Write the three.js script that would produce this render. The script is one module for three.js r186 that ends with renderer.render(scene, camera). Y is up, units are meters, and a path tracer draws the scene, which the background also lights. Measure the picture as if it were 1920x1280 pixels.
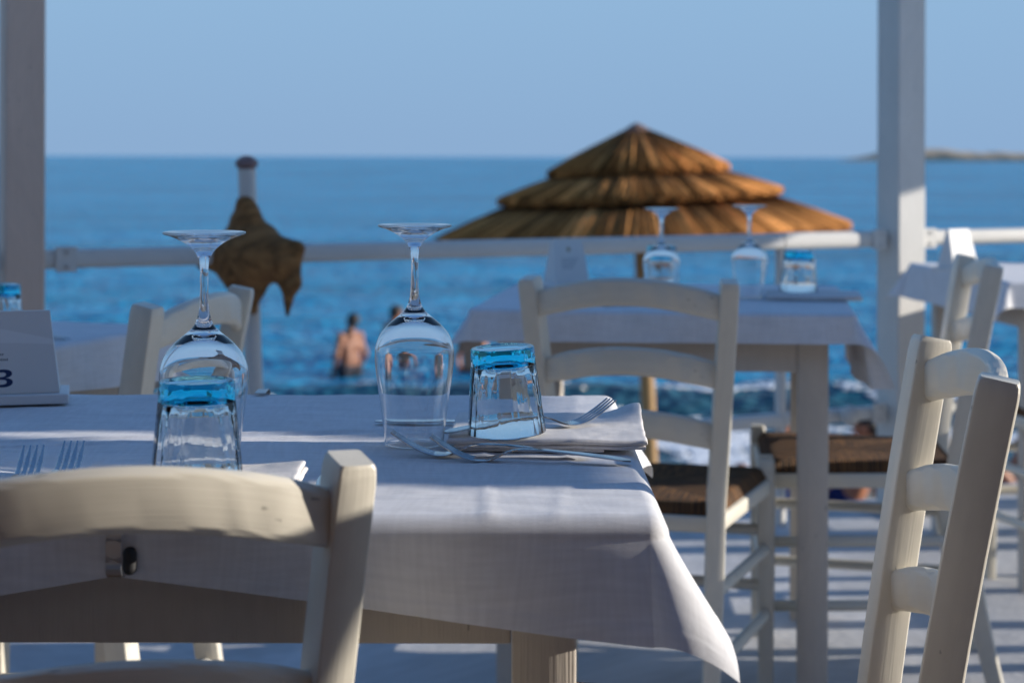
import * as THREE from 'three';
import { mergeGeometries, mergeVertices, toCreasedNormals } from 'three/addons/utils/BufferGeometryUtils.js';
import { RoundedBoxGeometry } from 'three/addons/geometries/RoundedBoxGeometry.js';
import { MarchingCubes } from 'three/addons/objects/MarchingCubes.js';
import { ImprovedNoise } from 'three/addons/math/ImprovedNoise.js';

// ---------------------------------------------------------------- camera, sky, sun, exposure
const scene = new THREE.Scene();
const EYE = 1.08, FPX = 3200, ROLL = 0.0025;
const camera = new THREE.PerspectiveCamera(2 * Math.atan(640 / FPX) * 180 / Math.PI, 1.5, 0.05, 40000);
camera.position.set(0, EYE, 0);
camera.rotation.z = ROLL;
camera.setViewOffset(1920, 1280, 0, 347, 1920, 1280);
camera.focus = 1.76; camera.userData.fStop = 5.8;

const EXPO = 1.25;
const SUN_AZ = -3.5 * Math.PI / 180, SUN_TAN = 0.265, SUN_EL = Math.atan(SUN_TAN);
const sunDir = new THREE.Vector3(Math.cos(SUN_EL) * Math.cos(SUN_AZ), Math.sin(SUN_EL), Math.cos(SUN_EL) * Math.sin(SUN_AZ));
{
  const W = 512, H = 256, data = new Float32Array(W * H * 4);
  const stops = [[0, [0.262, 0.415, 0.64]], [2.5, [0.272, 0.44, 0.665]], [6, [0.285, 0.472, 0.70]], [15, [0.21, 0.40, 0.65]], [35, [0.10, 0.225, 0.48]], [90, [0.05, 0.14, 0.36]]];
  const v = new THREE.Vector3();
  for (let r = 0; r < H; r++) for (let c = 0; c < W; c++) {
    const up = ((r + 0.5) / H - 0.5) * Math.PI, az = ((c + 0.5) / W - 0.5) * 2 * Math.PI;
    v.set(Math.cos(az) * Math.cos(up), Math.sin(up), Math.sin(az) * Math.cos(up));
    const e = Math.max(0, up * 180 / Math.PI);
    let k = 0; while (k < stops.length - 2 && e > stops[k + 1][0]) k++;
    const t = Math.min(1, (e - stops[k][0]) / (stops[k + 1][0] - stops[k][0]));
    const ang = v.angleTo(sunDir) * 180 / Math.PI, glow = 0.6 * Math.exp(-ang / 14);
    for (let i = 0; i < 3; i++) {
      const base = stops[k][1][i] * (1 - t) + stops[k + 1][1][i] * t;
      data[(r * W + c) * 4 + i] = (base * (1 + glow) + glow * [0.35, 0.3, 0.22][i]) / EXPO;
    }
    data[(r * W + c) * 4 + 3] = 1;
  }
  const sky = new THREE.DataTexture(data, W, H, THREE.RGBAFormat, THREE.FloatType);
  sky.mapping = THREE.EquirectangularReflectionMapping; sky.magFilter = THREE.LinearFilter; sky.needsUpdate = true;
  scene.background = sky; scene.environment = sky;
}
const sun = new THREE.DirectionalLight(new THREE.Color().setRGB(1, 0.92, 0.81), 5);
sun.name = 'sun'; sun.target.position.set(0, 0, -3); sun.position.copy(sunDir).multiplyScalar(40).add(sun.target.position);
sun.castShadow = true; sun.shadow.radius = 0.35; sun.shadow.mapSize.set(4096, 4096);
Object.assign(sun.shadow.camera, { left: -15, right: 15, top: 15, bottom: -15, near: 1, far: 90 });
scene.add(sun, sun.target);
const renderer = new THREE.WebGLRenderer({ antialias: true });
renderer.toneMapping = THREE.LinearToneMapping;
renderer.toneMappingExposure = EXPO;
renderer.shadowMap.enabled = true;

// ---------------------------------------------------------------- helpers
let seed = 12345;
const rnd = () => { seed = (seed * 1664525 + 1013904223) >>> 0; return seed / 4294967296; };
const rr = (a, b) => a + (b - a) * rnd();
const V = (x, y, z) => new THREE.Vector3(x, y, z);
const perlin = new ImprovedNoise();
const nz = (x, y, z) => perlin.noise(x + 31.7, y + 17.3, z + 5.18);
const sm = (a, b, x) => { const t = Math.min(1, Math.max(0, (x - a) / (b - a))); return t * t * (3 - 2 * t); };
// a spot at a measured distance along the view, from where it shows in the photograph (1920 x 1280)
function P(px, py, d) {
  const a = px - 960, b = -(py - 293), c = Math.cos(ROLL), s = Math.sin(ROLL);
  return V((a * c - b * s) * d / FPX, EYE + (a * s + b * c) * d / FPX, -d);
}
const names = {};
function numbered(n) { names[n] = (names[n] ?? -1) + 1; return names[n] ? n + '_' + String(names[n]).padStart(3, '0') : n; }
function thing(name, label, category, pos = [0, 0, 0], turn = 0, group) {
  const o = new THREE.Group(); o.name = numbered(name); o.position.set(...pos); o.rotation.y = turn;
  o.userData = { label, category }; if (group) o.userData.group = group;
  scene.add(o); return o;
}
function part(name, g, m, parent) {
  const o = new THREE.Mesh(g, m); o.name = name; o.castShadow = o.receiveShadow = true; parent.add(o); return o;
}
function solo(name, g, m, label, category, group) {
  const o = new THREE.Mesh(g, m); o.name = numbered(name); o.castShadow = o.receiveShadow = true;
  o.userData = { label, category }; if (group) o.userData.group = group; scene.add(o); return o;
}
function structure(name, g, m) {
  const o = new THREE.Mesh(g, m); o.name = name; o.castShadow = o.receiveShadow = true; o.userData = { kind: 'structure' }; scene.add(o); return o;
}
const merge = (list) => mergeGeometries(list.map((g) => { const h = g.index ? g.toNonIndexed() : g; for (const k of Object.keys(h.attributes)) if (!['position', 'normal', 'uv', 'color'].includes(k)) h.deleteAttribute(k); return h; }));
// rounded rectangle section
function rect(w, h, r, n = 4) {
  const p = [];
  for (const [sx, sy, a0] of [[1, 1, 0], [-1, 1, 1], [-1, -1, 2], [1, -1, 3]])
    for (let i = 0; i <= n; i++) { const a = (a0 + i / n) * Math.PI / 2; p.push([sx * (w / 2 - r) + r * Math.cos(a), sy * (h / 2 - r) + r * Math.sin(a)]); }
  return p;
}
const ring = (r, n = 14) => Array.from({ length: n }, (_, i) => [r * Math.cos(i / n * 2 * Math.PI), r * Math.sin(i / n * 2 * Math.PI)]);
// sweep a section along points: section x runs along 'side', y along 'up'
function sweep(pts, sec, up = V(0, 1, 0), scale = () => [1, 1], crease = 0.7) {
  const pos = [], uv = [], idx = [], n = sec.length, T = V(), B = V(), N = V();
  let len = 0;
  const per = [0]; for (let j = 1; j <= n; j++) per.push(per[j - 1] + Math.hypot(sec[j % n][0] - sec[j - 1][0], sec[j % n][1] - sec[j - 1][1]));
  pts.forEach((p, i) => {
    T.copy(pts[Math.min(i + 1, pts.length - 1)]).sub(pts[Math.max(i - 1, 0)]).normalize();
    B.crossVectors(T, up).normalize(); N.crossVectors(B, T).normalize();
    if (i) len += p.distanceTo(pts[i - 1]);
    const [sx, sy] = scale(i / (pts.length - 1));
    for (let j = 0; j <= n; j++) {
      const q = sec[j % n];
      pos.push(p.x + B.x * q[0] * sx + N.x * q[1] * sy, p.y + B.y * q[0] * sx + N.y * q[1] * sy, p.z + B.z * q[0] * sx + N.z * q[1] * sy);
      uv.push(per[j], len);
    }
  });
  const m = n + 1;
  for (let i = 0; i < pts.length - 1; i++) for (let j = 0; j < n; j++) { const a = i * m + j, b = a + 1, c = a + m, d = c + 1; idx.push(a, b, c, b, d, c); }
  for (const [i, flip] of [[0, 1], [pts.length - 1, 0]]) {
    const c = pos.length / 3; pos.push(pts[i].x, pts[i].y, pts[i].z); uv.push(0, 0);
    for (let j = 0; j < n; j++) { const a = i * m + j, b = a + 1; flip ? idx.push(c, b, a) : idx.push(c, a, b); }
  }
  const g = new THREE.BufferGeometry();
  g.setAttribute('position', new THREE.Float32BufferAttribute(pos, 3)); g.setAttribute('uv', new THREE.Float32BufferAttribute(uv, 2)); g.setIndex(idx);
  return toCreasedNormals(outward(g), crease);
}
const line = (a, b, n = 2) => Array.from({ length: n }, (_, i) => a.clone().lerp(b, i / (n - 1)));
const curve = (pts, n) => new THREE.CatmullRomCurve3(pts, false, 'centripetal').getPoints(n);
const rod = (a, b, r, n = 12) => sweep(line(a, b, 6), ring(r, n), Math.abs(b.clone().sub(a).normalize().y) > 0.9 ? V(0, 0, 1) : V(0, 1, 0), (t) => [1, 1]);
const bar = (a, b, w, h, r = 0.003) => sweep(line(a, b), rect(w, h, r), Math.abs(b.clone().sub(a).normalize().y) > 0.9 ? V(0, 0, -1) : V(0, 1, 0));
// box with bevelled edges and metre uv
function box(w, h, d, r = 0.004) {
  const g = new RoundedBoxGeometry(w, h, d, 2, Math.min(r, w / 2.1, h / 2.1, d / 2.1)), p = g.attributes.position, nn = g.attributes.normal, u = g.attributes.uv;
  for (let i = 0; i < p.count; i++) {
    const ax = Math.abs(nn.getX(i)), ay = Math.abs(nn.getY(i)), az = Math.abs(nn.getZ(i));
    if (ax > ay && ax > az) u.setXY(i, p.getZ(i), p.getY(i)); else if (ay > az) u.setXY(i, p.getX(i), p.getZ(i)); else u.setXY(i, p.getX(i), p.getY(i));
  }
  return g;
}
function outward(g) { // turn all faces of a closed mesh outwards
  const p = g.attributes.position, ix = g.index.array; let vol = 0; const a = V(), b = V(), c = V();
  for (let i = 0; i < ix.length; i += 3) { a.fromBufferAttribute(p, ix[i]); b.fromBufferAttribute(p, ix[i + 1]); c.fromBufferAttribute(p, ix[i + 2]); vol += a.dot(b.cross(c)); }
  if (vol < 0) for (let i = 0; i < ix.length; i += 3) { const t = ix[i]; ix[i] = ix[i + 1]; ix[i + 1] = t; }
  return g;
}
function lathe(profile, seg = 64, mod) {
  const pos = [], idx = [], uv = [], n = profile.length;
  for (let i = 0; i <= seg; i++) { const a = i / seg * 2 * Math.PI; profile.forEach(([r, y], j) => { const q = mod ? mod(r, y, a, j) : r; pos.push(q * Math.cos(a), y, q * Math.sin(a)); uv.push(i / seg, j / n); }); }
  for (let i = 0; i < seg; i++) for (let j = 0; j < n - 1; j++) { const a = i * n + j, b = a + 1, c = a + n, d = c + 1; idx.push(a, b, c, b, d, c); }
  const g = new THREE.BufferGeometry();
  g.setAttribute('position', new THREE.Float32BufferAttribute(pos, 3)); g.setAttribute('uv', new THREE.Float32BufferAttribute(uv, 2)); g.setIndex(idx);
  return outward(g);
}
function smoothLathe(p, seg, mod) { // smooth all round, the seam included
  const g = lathe(p, seg, mod); g.computeVertexNormals(); const n = p.length, N = g.attributes.normal, a = V(), b = V();
  for (let j = 0; j < n; j++) { a.fromBufferAttribute(N, j); b.fromBufferAttribute(N, seg * n + j); a.add(b).normalize(); if (p[j][0] < 1e-6) a.set(0, Math.sign(a.y) || 1, 0); for (const i of [j, seg * n + j]) N.setXYZ(i, a.x, a.y, a.z); if (p[j][0] < 1e-6) for (let i = 0; i <= seg; i++) N.setXYZ(i * n + j, a.x, a.y, a.z); }
  return g;
}
const creased = (g, a = 0.6) => toCreasedNormals(g, a);
// textures
function dataTex(w, h, f, srgb, rx = 1, ry = 1) {
  const d = new Uint8Array(w * h * 4);
  for (let y = 0; y < h; y++) for (let x = 0; x < w; x++) { const c = f(x / w, y / h, x, y); for (let k = 0; k < 3; k++) d[(y * w + x) * 4 + k] = Math.max(0, Math.min(255, (Array.isArray(c) ? c[k] : c) * 255)); d[(y * w + x) * 4 + 3] = 255; }
  const t = new THREE.DataTexture(d, w, h); t.wrapS = t.wrapT = THREE.RepeatWrapping; t.magFilter = THREE.LinearFilter; t.minFilter = THREE.LinearMipmapLinearFilter; t.generateMipmaps = true;
  if (srgb) t.colorSpace = THREE.SRGBColorSpace; t.repeat.set(rx, ry); t.needsUpdate = true; return t;
}
// tiling noise on the unit square
function tn(u, v, fx, fy = fx, s = 0) {
  const a = u * 2 * Math.PI, b = v * 2 * Math.PI, R = fx / 6.28, Q = fy / 6.28;
  return perlin.noise(R * Math.cos(a) + s + 9.3, R * Math.sin(a) + Q * Math.cos(b) + s * 0.7 + 4.1, Q * Math.sin(b) + 2.7 + s);
}
const rgb = (r, g, b) => new THREE.Color().setRGB(r, g, b);
const std = (o) => new THREE.MeshPhysicalMaterial(o);

// painted wood: brush grain along v, small scuffs
const grainBump = dataTex(256, 512, (u, v) => 0.5 + 0.28 * tn(u, v, 60, 4) + 0.22 * tn(u, v, 120, 9, 3) + 0.1 * tn(u, v, 20, 20, 8), false, 8, 2.2);
const paintMap = dataTex(512, 512, (u, v) => {
  const a = 0.965 + 0.035 * tn(u, v, 5, 5) + 0.012 * tn(u, v, 70, 6, 4) + 0.015 * tn(u, v, 40, 40, 6);
  const chip = tn(u, v, 90, 60, 11) > 0.6 && tn(u, v, 7, 7, 15) > 0.22 ? 0.8 : 1;
  return [a * chip, a * chip * 0.995, a * chip * 0.98];
}, true, 2.2, 1.1);
const M = {};
M.chair = std({ color: rgb(0.76, 0.72, 0.63), map: paintMap, roughness: 0.36, bumpMap: grainBump, bumpScale: 0.00022, specularIntensity: 0.9 });
M.table = std({ color: rgb(0.60, 0.545, 0.49), map: paintMap, roughness: 0.5, bumpMap: grainBump, bumpScale: 0.0007 });
M.white = std({ color: rgb(0.74, 0.73, 0.71), map: paintMap, roughness: 0.5, bumpMap: grainBump, bumpScale: 0.0012 });
M.post = std({ color: rgb(0.80, 0.60, 0.49), map: paintMap, roughness: 0.6, bumpMap: grainBump, bumpScale: 0.0015 });
const weave = dataTex(256, 256, (u, v, x, y) => 0.5 + 0.2 * Math.sin(x / 256 * 2 * Math.PI * 64) * (y % 8 < 4 ? 1 : 0.4) + 0.2 * Math.sin(y / 256 * 2 * Math.PI * 64) + 0.2 * tn(u, v, 50, 50) + 0.15 * tn(u, v, 9, 40, 3), false, 14, 14);
const clothMap = dataTex(256, 256, (u, v) => { const a = 0.965 + 0.03 * tn(u, v, 4, 4) + 0.03 * tn(u, v, 60, 8, 3) + 0.03 * tn(u, v, 8, 60, 5); return [a, a, a]; }, true, 4, 4);
M.cloth = std({ color: rgb(0.80, 0.80, 0.82), map: clothMap, roughness: 0.92, bumpMap: weave, bumpScale: 0.0003, side: THREE.DoubleSide, sheen: 0.2, sheenColor: rgb(0.8, 0.8, 0.8), sheenRoughness: 0.6 });
M.napkin = std({ color: rgb(0.82, 0.79, 0.77), map: clothMap, roughness: 0.95, bumpMap: weave, bumpScale: 0.0004, side: THREE.DoubleSide });
M.steel = std({ color: rgb(0.5, 0.5, 0.51), metalness: 1, roughness: 0.16 });
M.dullSteel = std({ color: rgb(0.5, 0.5, 0.51), metalness: 1, roughness: 0.35 });
M.blackPlastic = std({ color: rgb(0.02, 0.02, 0.022), roughness: 0.5 });
M.glass = std({ color: rgb(1, 1, 1), transmission: 1, thickness: 0.002, ior: 1.5, roughness: 0, attenuationColor: rgb(0.93, 0.96, 0.97), attenuationDistance: 0.04 });
M.tumbler = std({ color: rgb(1, 1, 1), transmission: 1, thickness: 0.003, ior: 1.5, roughness: 0, attenuationColor: rgb(0.5, 0.84, 0.94), attenuationDistance: 0.05 });
M.blueGlass = std({ color: rgb(1, 1, 1), transmission: 1, thickness: 0.02, ior: 1.45, roughness: 0, attenuationColor: rgb(0.02, 0.62, 0.92), attenuationDistance: 0.065 });

// ---------------------------------------------------------------- setting
const railDepth = (x) => 4.61 + 0.5 * x, RAIL_TURN = Math.atan(0.5);
{ // terrace floor: slab that ends just past the railing
  const s = new THREE.Shape([[-9, 4.0], [12, 4.0], [12, -(railDepth(12) + 0.22)], [-9, -(railDepth(-9) + 0.22)]].map(([x, z]) => new THREE.Vector2(x, -z)));
  const g = new THREE.ExtrudeGeometry(s, { depth: 0.35, bevelEnabled: false }); g.rotateX(-Math.PI / 2); g.translate(0, -0.35, 0);
  const fm = dataTex(512, 512, (u, v) => { const a = 0.88 + 0.1 * tn(u, v, 4, 4) + 0.08 * tn(u, v, 14, 14, 2) + 0.05 * tn(u, v, 70, 70, 5); return [a, a, a * 1.005]; }, true, 0.35, 0.35);
  const fb = dataTex(256, 256, (u, v) => 0.5 + 0.3 * tn(u, v, 20, 20) + 0.3 * tn(u, v, 60, 60, 3), false, 1.2, 1.2);
  structure('terrace_floor', g, std({ color: rgb(0.66, 0.67, 0.69), map: fm, roughness: 0.7, bumpMap: fb, bumpScale: 0.002 }));
}
const SEA_Y = -2.1;
function beachY(x, d) { const t = d - 17.5; return SEA_Y + (t < 0 ? -t * 0.028 : -t * 0.12) - Math.max(0, 0) ; }
{ // beach, sloping under the water
  const nx = 150, nd = 130, pos = [], idx = [], uv = [];
  for (let j = 0; j <= nd; j++) for (let i = 0; i <= nx; i++) {
    const x = -45 + 90 * i / nx, d = 3 + 42 * j / nd;
    pos.push(x, Math.max(-6, beachY(x, d - 0.25 * x * 0.1)) + 0.05 * nz(x * 0.5, 0, d * 0.5) + 0.02 * nz(x * 2, 3, d * 2), -d); uv.push(x, d);
  }
  for (let j = 0; j < nd; j++) for (let i = 0; i < nx; i++) { const a = j * (nx + 1) + i, c = a + nx + 1; idx.push(a, a + 1, c, a + 1, c + 1, c); }
  const g = new THREE.BufferGeometry(); g.setAttribute('position', new THREE.Float32BufferAttribute(pos, 3)); g.setAttribute('uv', new THREE.Float32BufferAttribute(uv, 2)); g.setIndex(idx); g.computeVertexNormals();
  const sand = dataTex(512, 512, (u, v) => { const a = 0.8 + 0.15 * tn(u, v, 6, 6) + 0.2 * tn(u, v, 90, 90, 4) + 0.1 * tn(u, v, 30, 30, 2); return [a, a * 0.97, a * 0.92]; }, true, 0.5, 0.5);
  const sb = dataTex(256, 256, (u, v) => 0.5 + 0.35 * tn(u, v, 40, 40) + 0.25 * tn(u, v, 10, 10, 2), false, 0.8, 0.8);
  structure('beach', g, std({ color: rgb(0.42, 0.38, 0.33), map: sand, roughness: 0.95, bumpMap: sb, bumpScale: 0.02 }));
}
function waveY(x, d) {
  const near = Math.exp(-((d - 17) / 60));
  let y = 0.10 * nz(x * 0.16, 1, d * 0.5) + 0.05 * nz(x * 0.45, 4, d * 1.2) + 0.03 * nz(x * 1.1, 7, d * 2.6) + 0.012 * nz(x * 2.6, 2, d * 5.5);
  y *= 0.6 + 0.6 * near; y *= sm(17, 20, d);
  const c1 = d - 22.3 - 0.8 * nz(x * 0.12, 9, 0), c2 = d - 19.3 - 0.6 * nz(x * 0.18, 14, 0);
  y += 0.24 * Math.exp(-c1 * c1 / 0.5) * (0.75 + 0.5 * nz(x * 0.3, 5, 2)) + 0.10 * Math.exp(-c2 * c2 / 0.25) * (0.7 + 0.6 * nz(x * 0.5, 8, 2));
  return y;
}
{ // sea: rings of growing depth out to the horizon
  const rows = [], pos = [], idx = [], uv = [];
  let d = 16.6; while (d < 30) { rows.push(d); d += 0.09; } while (d < 120) { rows.push(d); d *= 1.008; } while (d < 33000) { rows.push(d); d *= 1.045; }
  const nx = 420;
  rows.forEach((dd) => { for (let i = 0; i <= nx; i++) { const t = (i / nx - 0.5) * 2, w = 4.5 + 0.5 * dd + 0.9 * Math.max(0, dd - 40) * 1.0; const x = (0.3 * t + 0.7 * t * t * t) * w * 2.2; const fade = 1 / (1 + Math.max(0, dd - 30) / 150); pos.push(x, SEA_Y + waveY(x, dd) * (dd < 400 ? fade : 0), -dd); uv.push(x, dd); } });
  for (let j = 0; j < rows.length - 1; j++) for (let i = 0; i < nx; i++) { const a = j * (nx + 1) + i, c = a + nx + 1; idx.push(a, a + 1, c, a + 1, c + 1, c); }
  const g = new THREE.BufferGeometry(); g.setAttribute('position', new THREE.Float32BufferAttribute(pos, 3)); g.setAttribute('uv', new THREE.Float32BufferAttribute(uv, 2)); g.setIndex(idx); g.computeVertexNormals();
  const col = []; // deep blue, greenish by the shore; ripple contrast and dark wave face painted in
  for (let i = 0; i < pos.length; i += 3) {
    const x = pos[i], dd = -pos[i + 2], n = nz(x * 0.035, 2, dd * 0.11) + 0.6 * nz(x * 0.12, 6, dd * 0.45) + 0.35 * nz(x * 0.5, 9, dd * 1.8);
    const patch = 1 + 0.36 * n, shoreDark = Math.min(1, Math.max(0, sm(24.2, 21.5, dd + 1.2 * nz(x * 0.15, 4, dd * 0.3)) + 0.25 * nz(x * 0.6, 3, dd)));
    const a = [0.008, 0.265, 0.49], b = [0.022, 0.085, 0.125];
    for (let k = 0; k < 3; k++) col.push((a[k] * (1 - shoreDark) + b[k] * shoreDark) * patch);
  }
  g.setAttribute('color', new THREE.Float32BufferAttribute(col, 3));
  const wb = dataTex(512, 512, (u, v) => 0.5 + 0.28 * tn(u, v, 8, 16) + 0.2 * tn(u, v, 20, 40, 3) + 0.14 * tn(u, v, 50, 90, 6), false, 1 / 9, 1 / 9);
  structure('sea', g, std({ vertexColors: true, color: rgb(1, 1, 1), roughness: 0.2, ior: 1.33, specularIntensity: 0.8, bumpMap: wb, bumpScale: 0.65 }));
}
{ // far low headland on the right
  const c = P(1760, 297, 1500), pos = [], idx = [], n = 120, m = 14;
  for (let i = 0; i <= n; i++) for (let j = 0; j <= m; j++) {
    const t = i / n, x = c.x - 92 + 420 * t, a = j / m * Math.PI;
    const prof = sm(0, 0.13, t) * 1.5 * (6.0 + 2.4 * Math.exp(-Math.pow((t - 0.13) / 0.05, 2)) + 1.8 * nz(t * 9, 1, 0) + 1.0 * nz(t * 30, 2, 0));
    pos.push(x + 3 * nz(t * 30, j, 4), SEA_Y - 0.5 + prof * Math.pow(Math.sin(a), 0.5) * (1 + 0.12 * nz(t * 40, j, 1)), c.z + 40 * Math.cos(a));
  }
  for (let i = 0; i < n; i++) for (let j = 0; j < m; j++) { const a = i * (m + 1) + j, b = a + m + 1; idx.push(a, a + 1, b, a + 1, b + 1, b); }
  const g = new THREE.BufferGeometry(); g.setAttribute('position', new THREE.Float32BufferAttribute(pos, 3)); g.setIndex(idx); g.computeVertexNormals();
  structure('headland', g, std({ color: rgb(0.42, 0.34, 0.25), roughness: 1 }));
}
{ // foam along the shore
  const list = [], q = new THREE.Matrix4(), qq = new THREE.Quaternion();
  for (let k = 0; k < 160000 && list.length < 42000; k++) {
    const d = rr(16.9, 23.2), x = rr(-8, 12);
    const n = nz(x * 0.5, 3, d * 1.3) + 0.6 * nz(x * 1.7, 5, d * 3);
    const c1 = d - 22.0 - 0.8 * nz(x * 0.12, 9, 0), c2 = d - 19.1 - 0.6 * nz(x * 0.18, 14, 0);
    const want = 0.55 * Math.exp(-c2 * c2 / 0.15) + 0.2 * Math.exp(-c1 * c1 / 0.05) + 0.62 * sm(20.2, 17.3, d);
    if (n + rr(0, 0.5) < 0.95 - want) continue;
    const s = rr(0.012, 0.05);
    q.compose(V(x, SEA_Y + waveY(x, d) + 0.004, -d), qq.setFromAxisAngle(V(0, 1, 0), rr(0, 6)), V(s * rr(1, 2.5), s * 0.28, s));
    list.push(q.clone());
  }
  const o = new THREE.InstancedMesh(new THREE.IcosahedronGeometry(1, 1), std({ color: rgb(0.82, 0.84, 0.86), roughness: 0.8 }), list.length);
  list.forEach((mm, i) => o.setMatrixAt(i, mm)); o.name = 'sea_foam'; o.castShadow = o.receiveShadow = true;
  o.userData = { kind: 'stuff', label: 'white sea foam washing along the shoreline', category: 'foam' }; scene.add(o);
}
{ // covered dining room behind the camera, outside the frame: dark wall, ceiling and a block added to shade the near chair
  const pm = dataTex(256, 256, (u, v) => { const a = 0.9 + 0.1 * tn(u, v, 5, 5) + 0.05 * tn(u, v, 40, 40, 3); return [a, a, a]; }, true, 0.4, 0.4);
  const plaster = std({ color: rgb(0.58, 0.37, 0.25), map: pm, roughness: 0.9 });
  const t = thing('restaurant_building', 'plastered dining room behind the terrace tables with a projecting ceiling', 'building', [-1.5, 0, 2.4]);
  const g = box(9, 3.0, 0.25); g.translate(0, 1.5, 0); part('wall', g, plaster, t);
  const r = box(9, 0.12, 3.0, 0.01); r.translate(0, 2.45, -1.63); part('ceiling', r, plaster, t);
  const sw = box(0.2, 2.38, 2.3, 0.01); sw.translate(-4.3, 1.192, -1.28); part('side_wall', sw, plaster, t);
  const fl = box(8.8, 0.006, 2.6, 0.002); fl.translate(0, 0.004, -1.35); part('tiled_floor', fl, std({ color: rgb(0.46, 0.25, 0.15), map: pm, roughness: 0.7 }), t);
  const c = thing('added_sun_blocker', 'unseen counter block added to shade the near chair post', 'counter', [2.75, 0, 0.195]);  // unseen blocker, added to keep sun off the near chair post
  const rise = SUN_TAN / Math.cos(SUN_AZ), top = 0.815 + rise * 2.7, body = box(0.3, top - 0.04, 3.36, 0.01); body.translate(0, (top - 0.04) / 2, 0); part('blocker_body', body, plaster, c);
  const slab = box(0.3, 0.038, 3.38, 0.006); slab.translate(0, top - 0.02, 0); part('blocker_top', slab, plaster, c);
}
{ // unseen canopy added at the right: its edges shape sunlight reaching the tables
  const t = thing('sun_shaping_canopy', 'unseen canopy added at right to shape the sunlight on the tables', 'canopy');
  const HR = 3.2, run = (HR - 0.775) / SUN_TAN, ox = Math.cos(SUN_AZ) * run, od = -Math.sin(SUN_AZ) * run; // outline laid out where its shadow meets table height
  const slab = (pts, h) => { const g = new THREE.ExtrudeGeometry(new THREE.Shape(pts.map(([x, d]) => new THREE.Vector2(x + ox, d + od))), { depth: h, bevelEnabled: false }); g.rotateX(-Math.PI / 2); g.translate(0, HR, 0); return g; };
  const wood = std({ color: rgb(0.45, 0.38, 0.31), map: paintMap, roughness: 0.75 });
  const e = (x, d0) => d0 - 0.21 * (x + 0.2);
  part('shade_panel', slab([[-5, e(-5, 1.885)], [0.05, e(0.05, 1.90)], [0.05, 2.2], [0.95, 2.55], [0.95, 4.1], [0.64, 4.4], [0.64, 4.9], [0.45, 5.05], [0.4, 6.3], [-5, 6.3]], 0.05), wood, t);
  part('stripe_board', slab([[-5, e(-5, 1.645)], [0.125, e(0.125, 1.645)], [0.125, e(0.125, 1.775)], [-5, e(-5, 1.78)]], 0.05), wood, t);
  for (const x of [-4.6, -3, -1.4, -0.2]) part('rafter', bar(V(x + ox, HR + 0.085, -(1.9 + od)), V(x + ox, HR + 0.085, -(6.2 + od)), 0.08, 0.07), wood, t);
  for (const [x, d] of [[-4.8, 2.95], [-4.8, 6.1], [0.2, 6.1], [-0.4, 3.3]]) part('canopy_post', bar(V(x + ox, 0, -(d + od)), V(x + ox, HR - 0.002, -(d + od)), 0.1, 0.1), wood, t);
}
const postTurn = RAIL_TURN;
function pergolaPost(x, d, w, h, mat, label) {
  const o = thing('pergola_post', label, 'post', [x, 0, -d], postTurn, 'terrace posts along the railing');
  const g = box(w, h, w, 0.006); g.translate(0, h / 2, 0); part('shaft', g, mat, o);
  const b = box(w + 0.05, 0.012, w + 0.05, 0.003); b.translate(0, 0.008, 0); part('base_plate', b, M.dullSteel, o);
  return o;
}
const postR = P(1690, 400, 5.18), postL = P(40, 400, 4.02);
pergolaPost(postR.x, 5.18, 0.104, 2.33, M.white, 'square white post behind the draped table at the right');
pergolaPost(postL.x, 4.02, 0.092, 2.33, M.post, 'square weathered greyish post at the left edge of the picture');
{ // railing between and beyond the posts
  const t = thing('railing', 'white two-bar railing along the terrace edge above the beach', 'railing');
  const at = (x, y, off = 0.0) => V(x, y, -(railDepth(x) + off));
  for (const [x0, x1] of [[-4.6, postL.x - 0.06], [postL.x + 0.035, 0.79], [0.79, postR.x - 0.06], [postR.x + 0.06, 2.6], [2.6, 5]]) {
    part('top_rail', bar(at(x0 + 0.002, 0.833), at(x1 - 0.002, 0.833), 0.045, x0 === 0.79 ? 0.05 : 0.046, 0.014), M.white, t);
    part('bottom_rail', bar(at(x0 + 0.002, 0.31), at(x1 - 0.002, 0.31), 0.04, 0.04, 0.012), M.white, t);
  }
  for (const [px, s] of [[postL.x, 1], [postR.x, -1], [postR.x, 1]]) for (const y of [0.833, 0.31]) { // bolted brackets where the bars meet the posts
    const x = px + s * 0.085, q = at(x, y), b = box(0.05, 0.06, 0.008, 0.002); b.rotateY(RAIL_TURN); b.translate(q.x + 0.027 * Math.sin(RAIL_TURN), q.y, q.z + 0.027 * Math.cos(RAIL_TURN));
    const br = part('bracket', b, M.white, t);
    for (const dy of [-0.018, 0.018]) { const k = new THREE.CylinderGeometry(0.005, 0.005, 0.005, 10); k.rotateX(Math.PI / 2); k.rotateY(RAIL_TURN); k.translate(q.x + 0.033 * Math.sin(RAIL_TURN), q.y + dy, q.z + 0.033 * Math.cos(RAIL_TURN)); part('bolt', k, M.dullSteel, br); }
  }
  for (const x of [0.79, 2.6]) part('baluster', rod(at(x, 0.0), at(x, 0.809), 0.017), M.white, t);
  const cl = new THREE.SphereGeometry(0.03, 16, 12); const cp = P(1592, 770, railDepth(1.0) - 0.03); cl.translate(cp.x, 0.315, cp.z + 0.02); part('rail_joint', cl, M.white, t);
}
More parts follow.
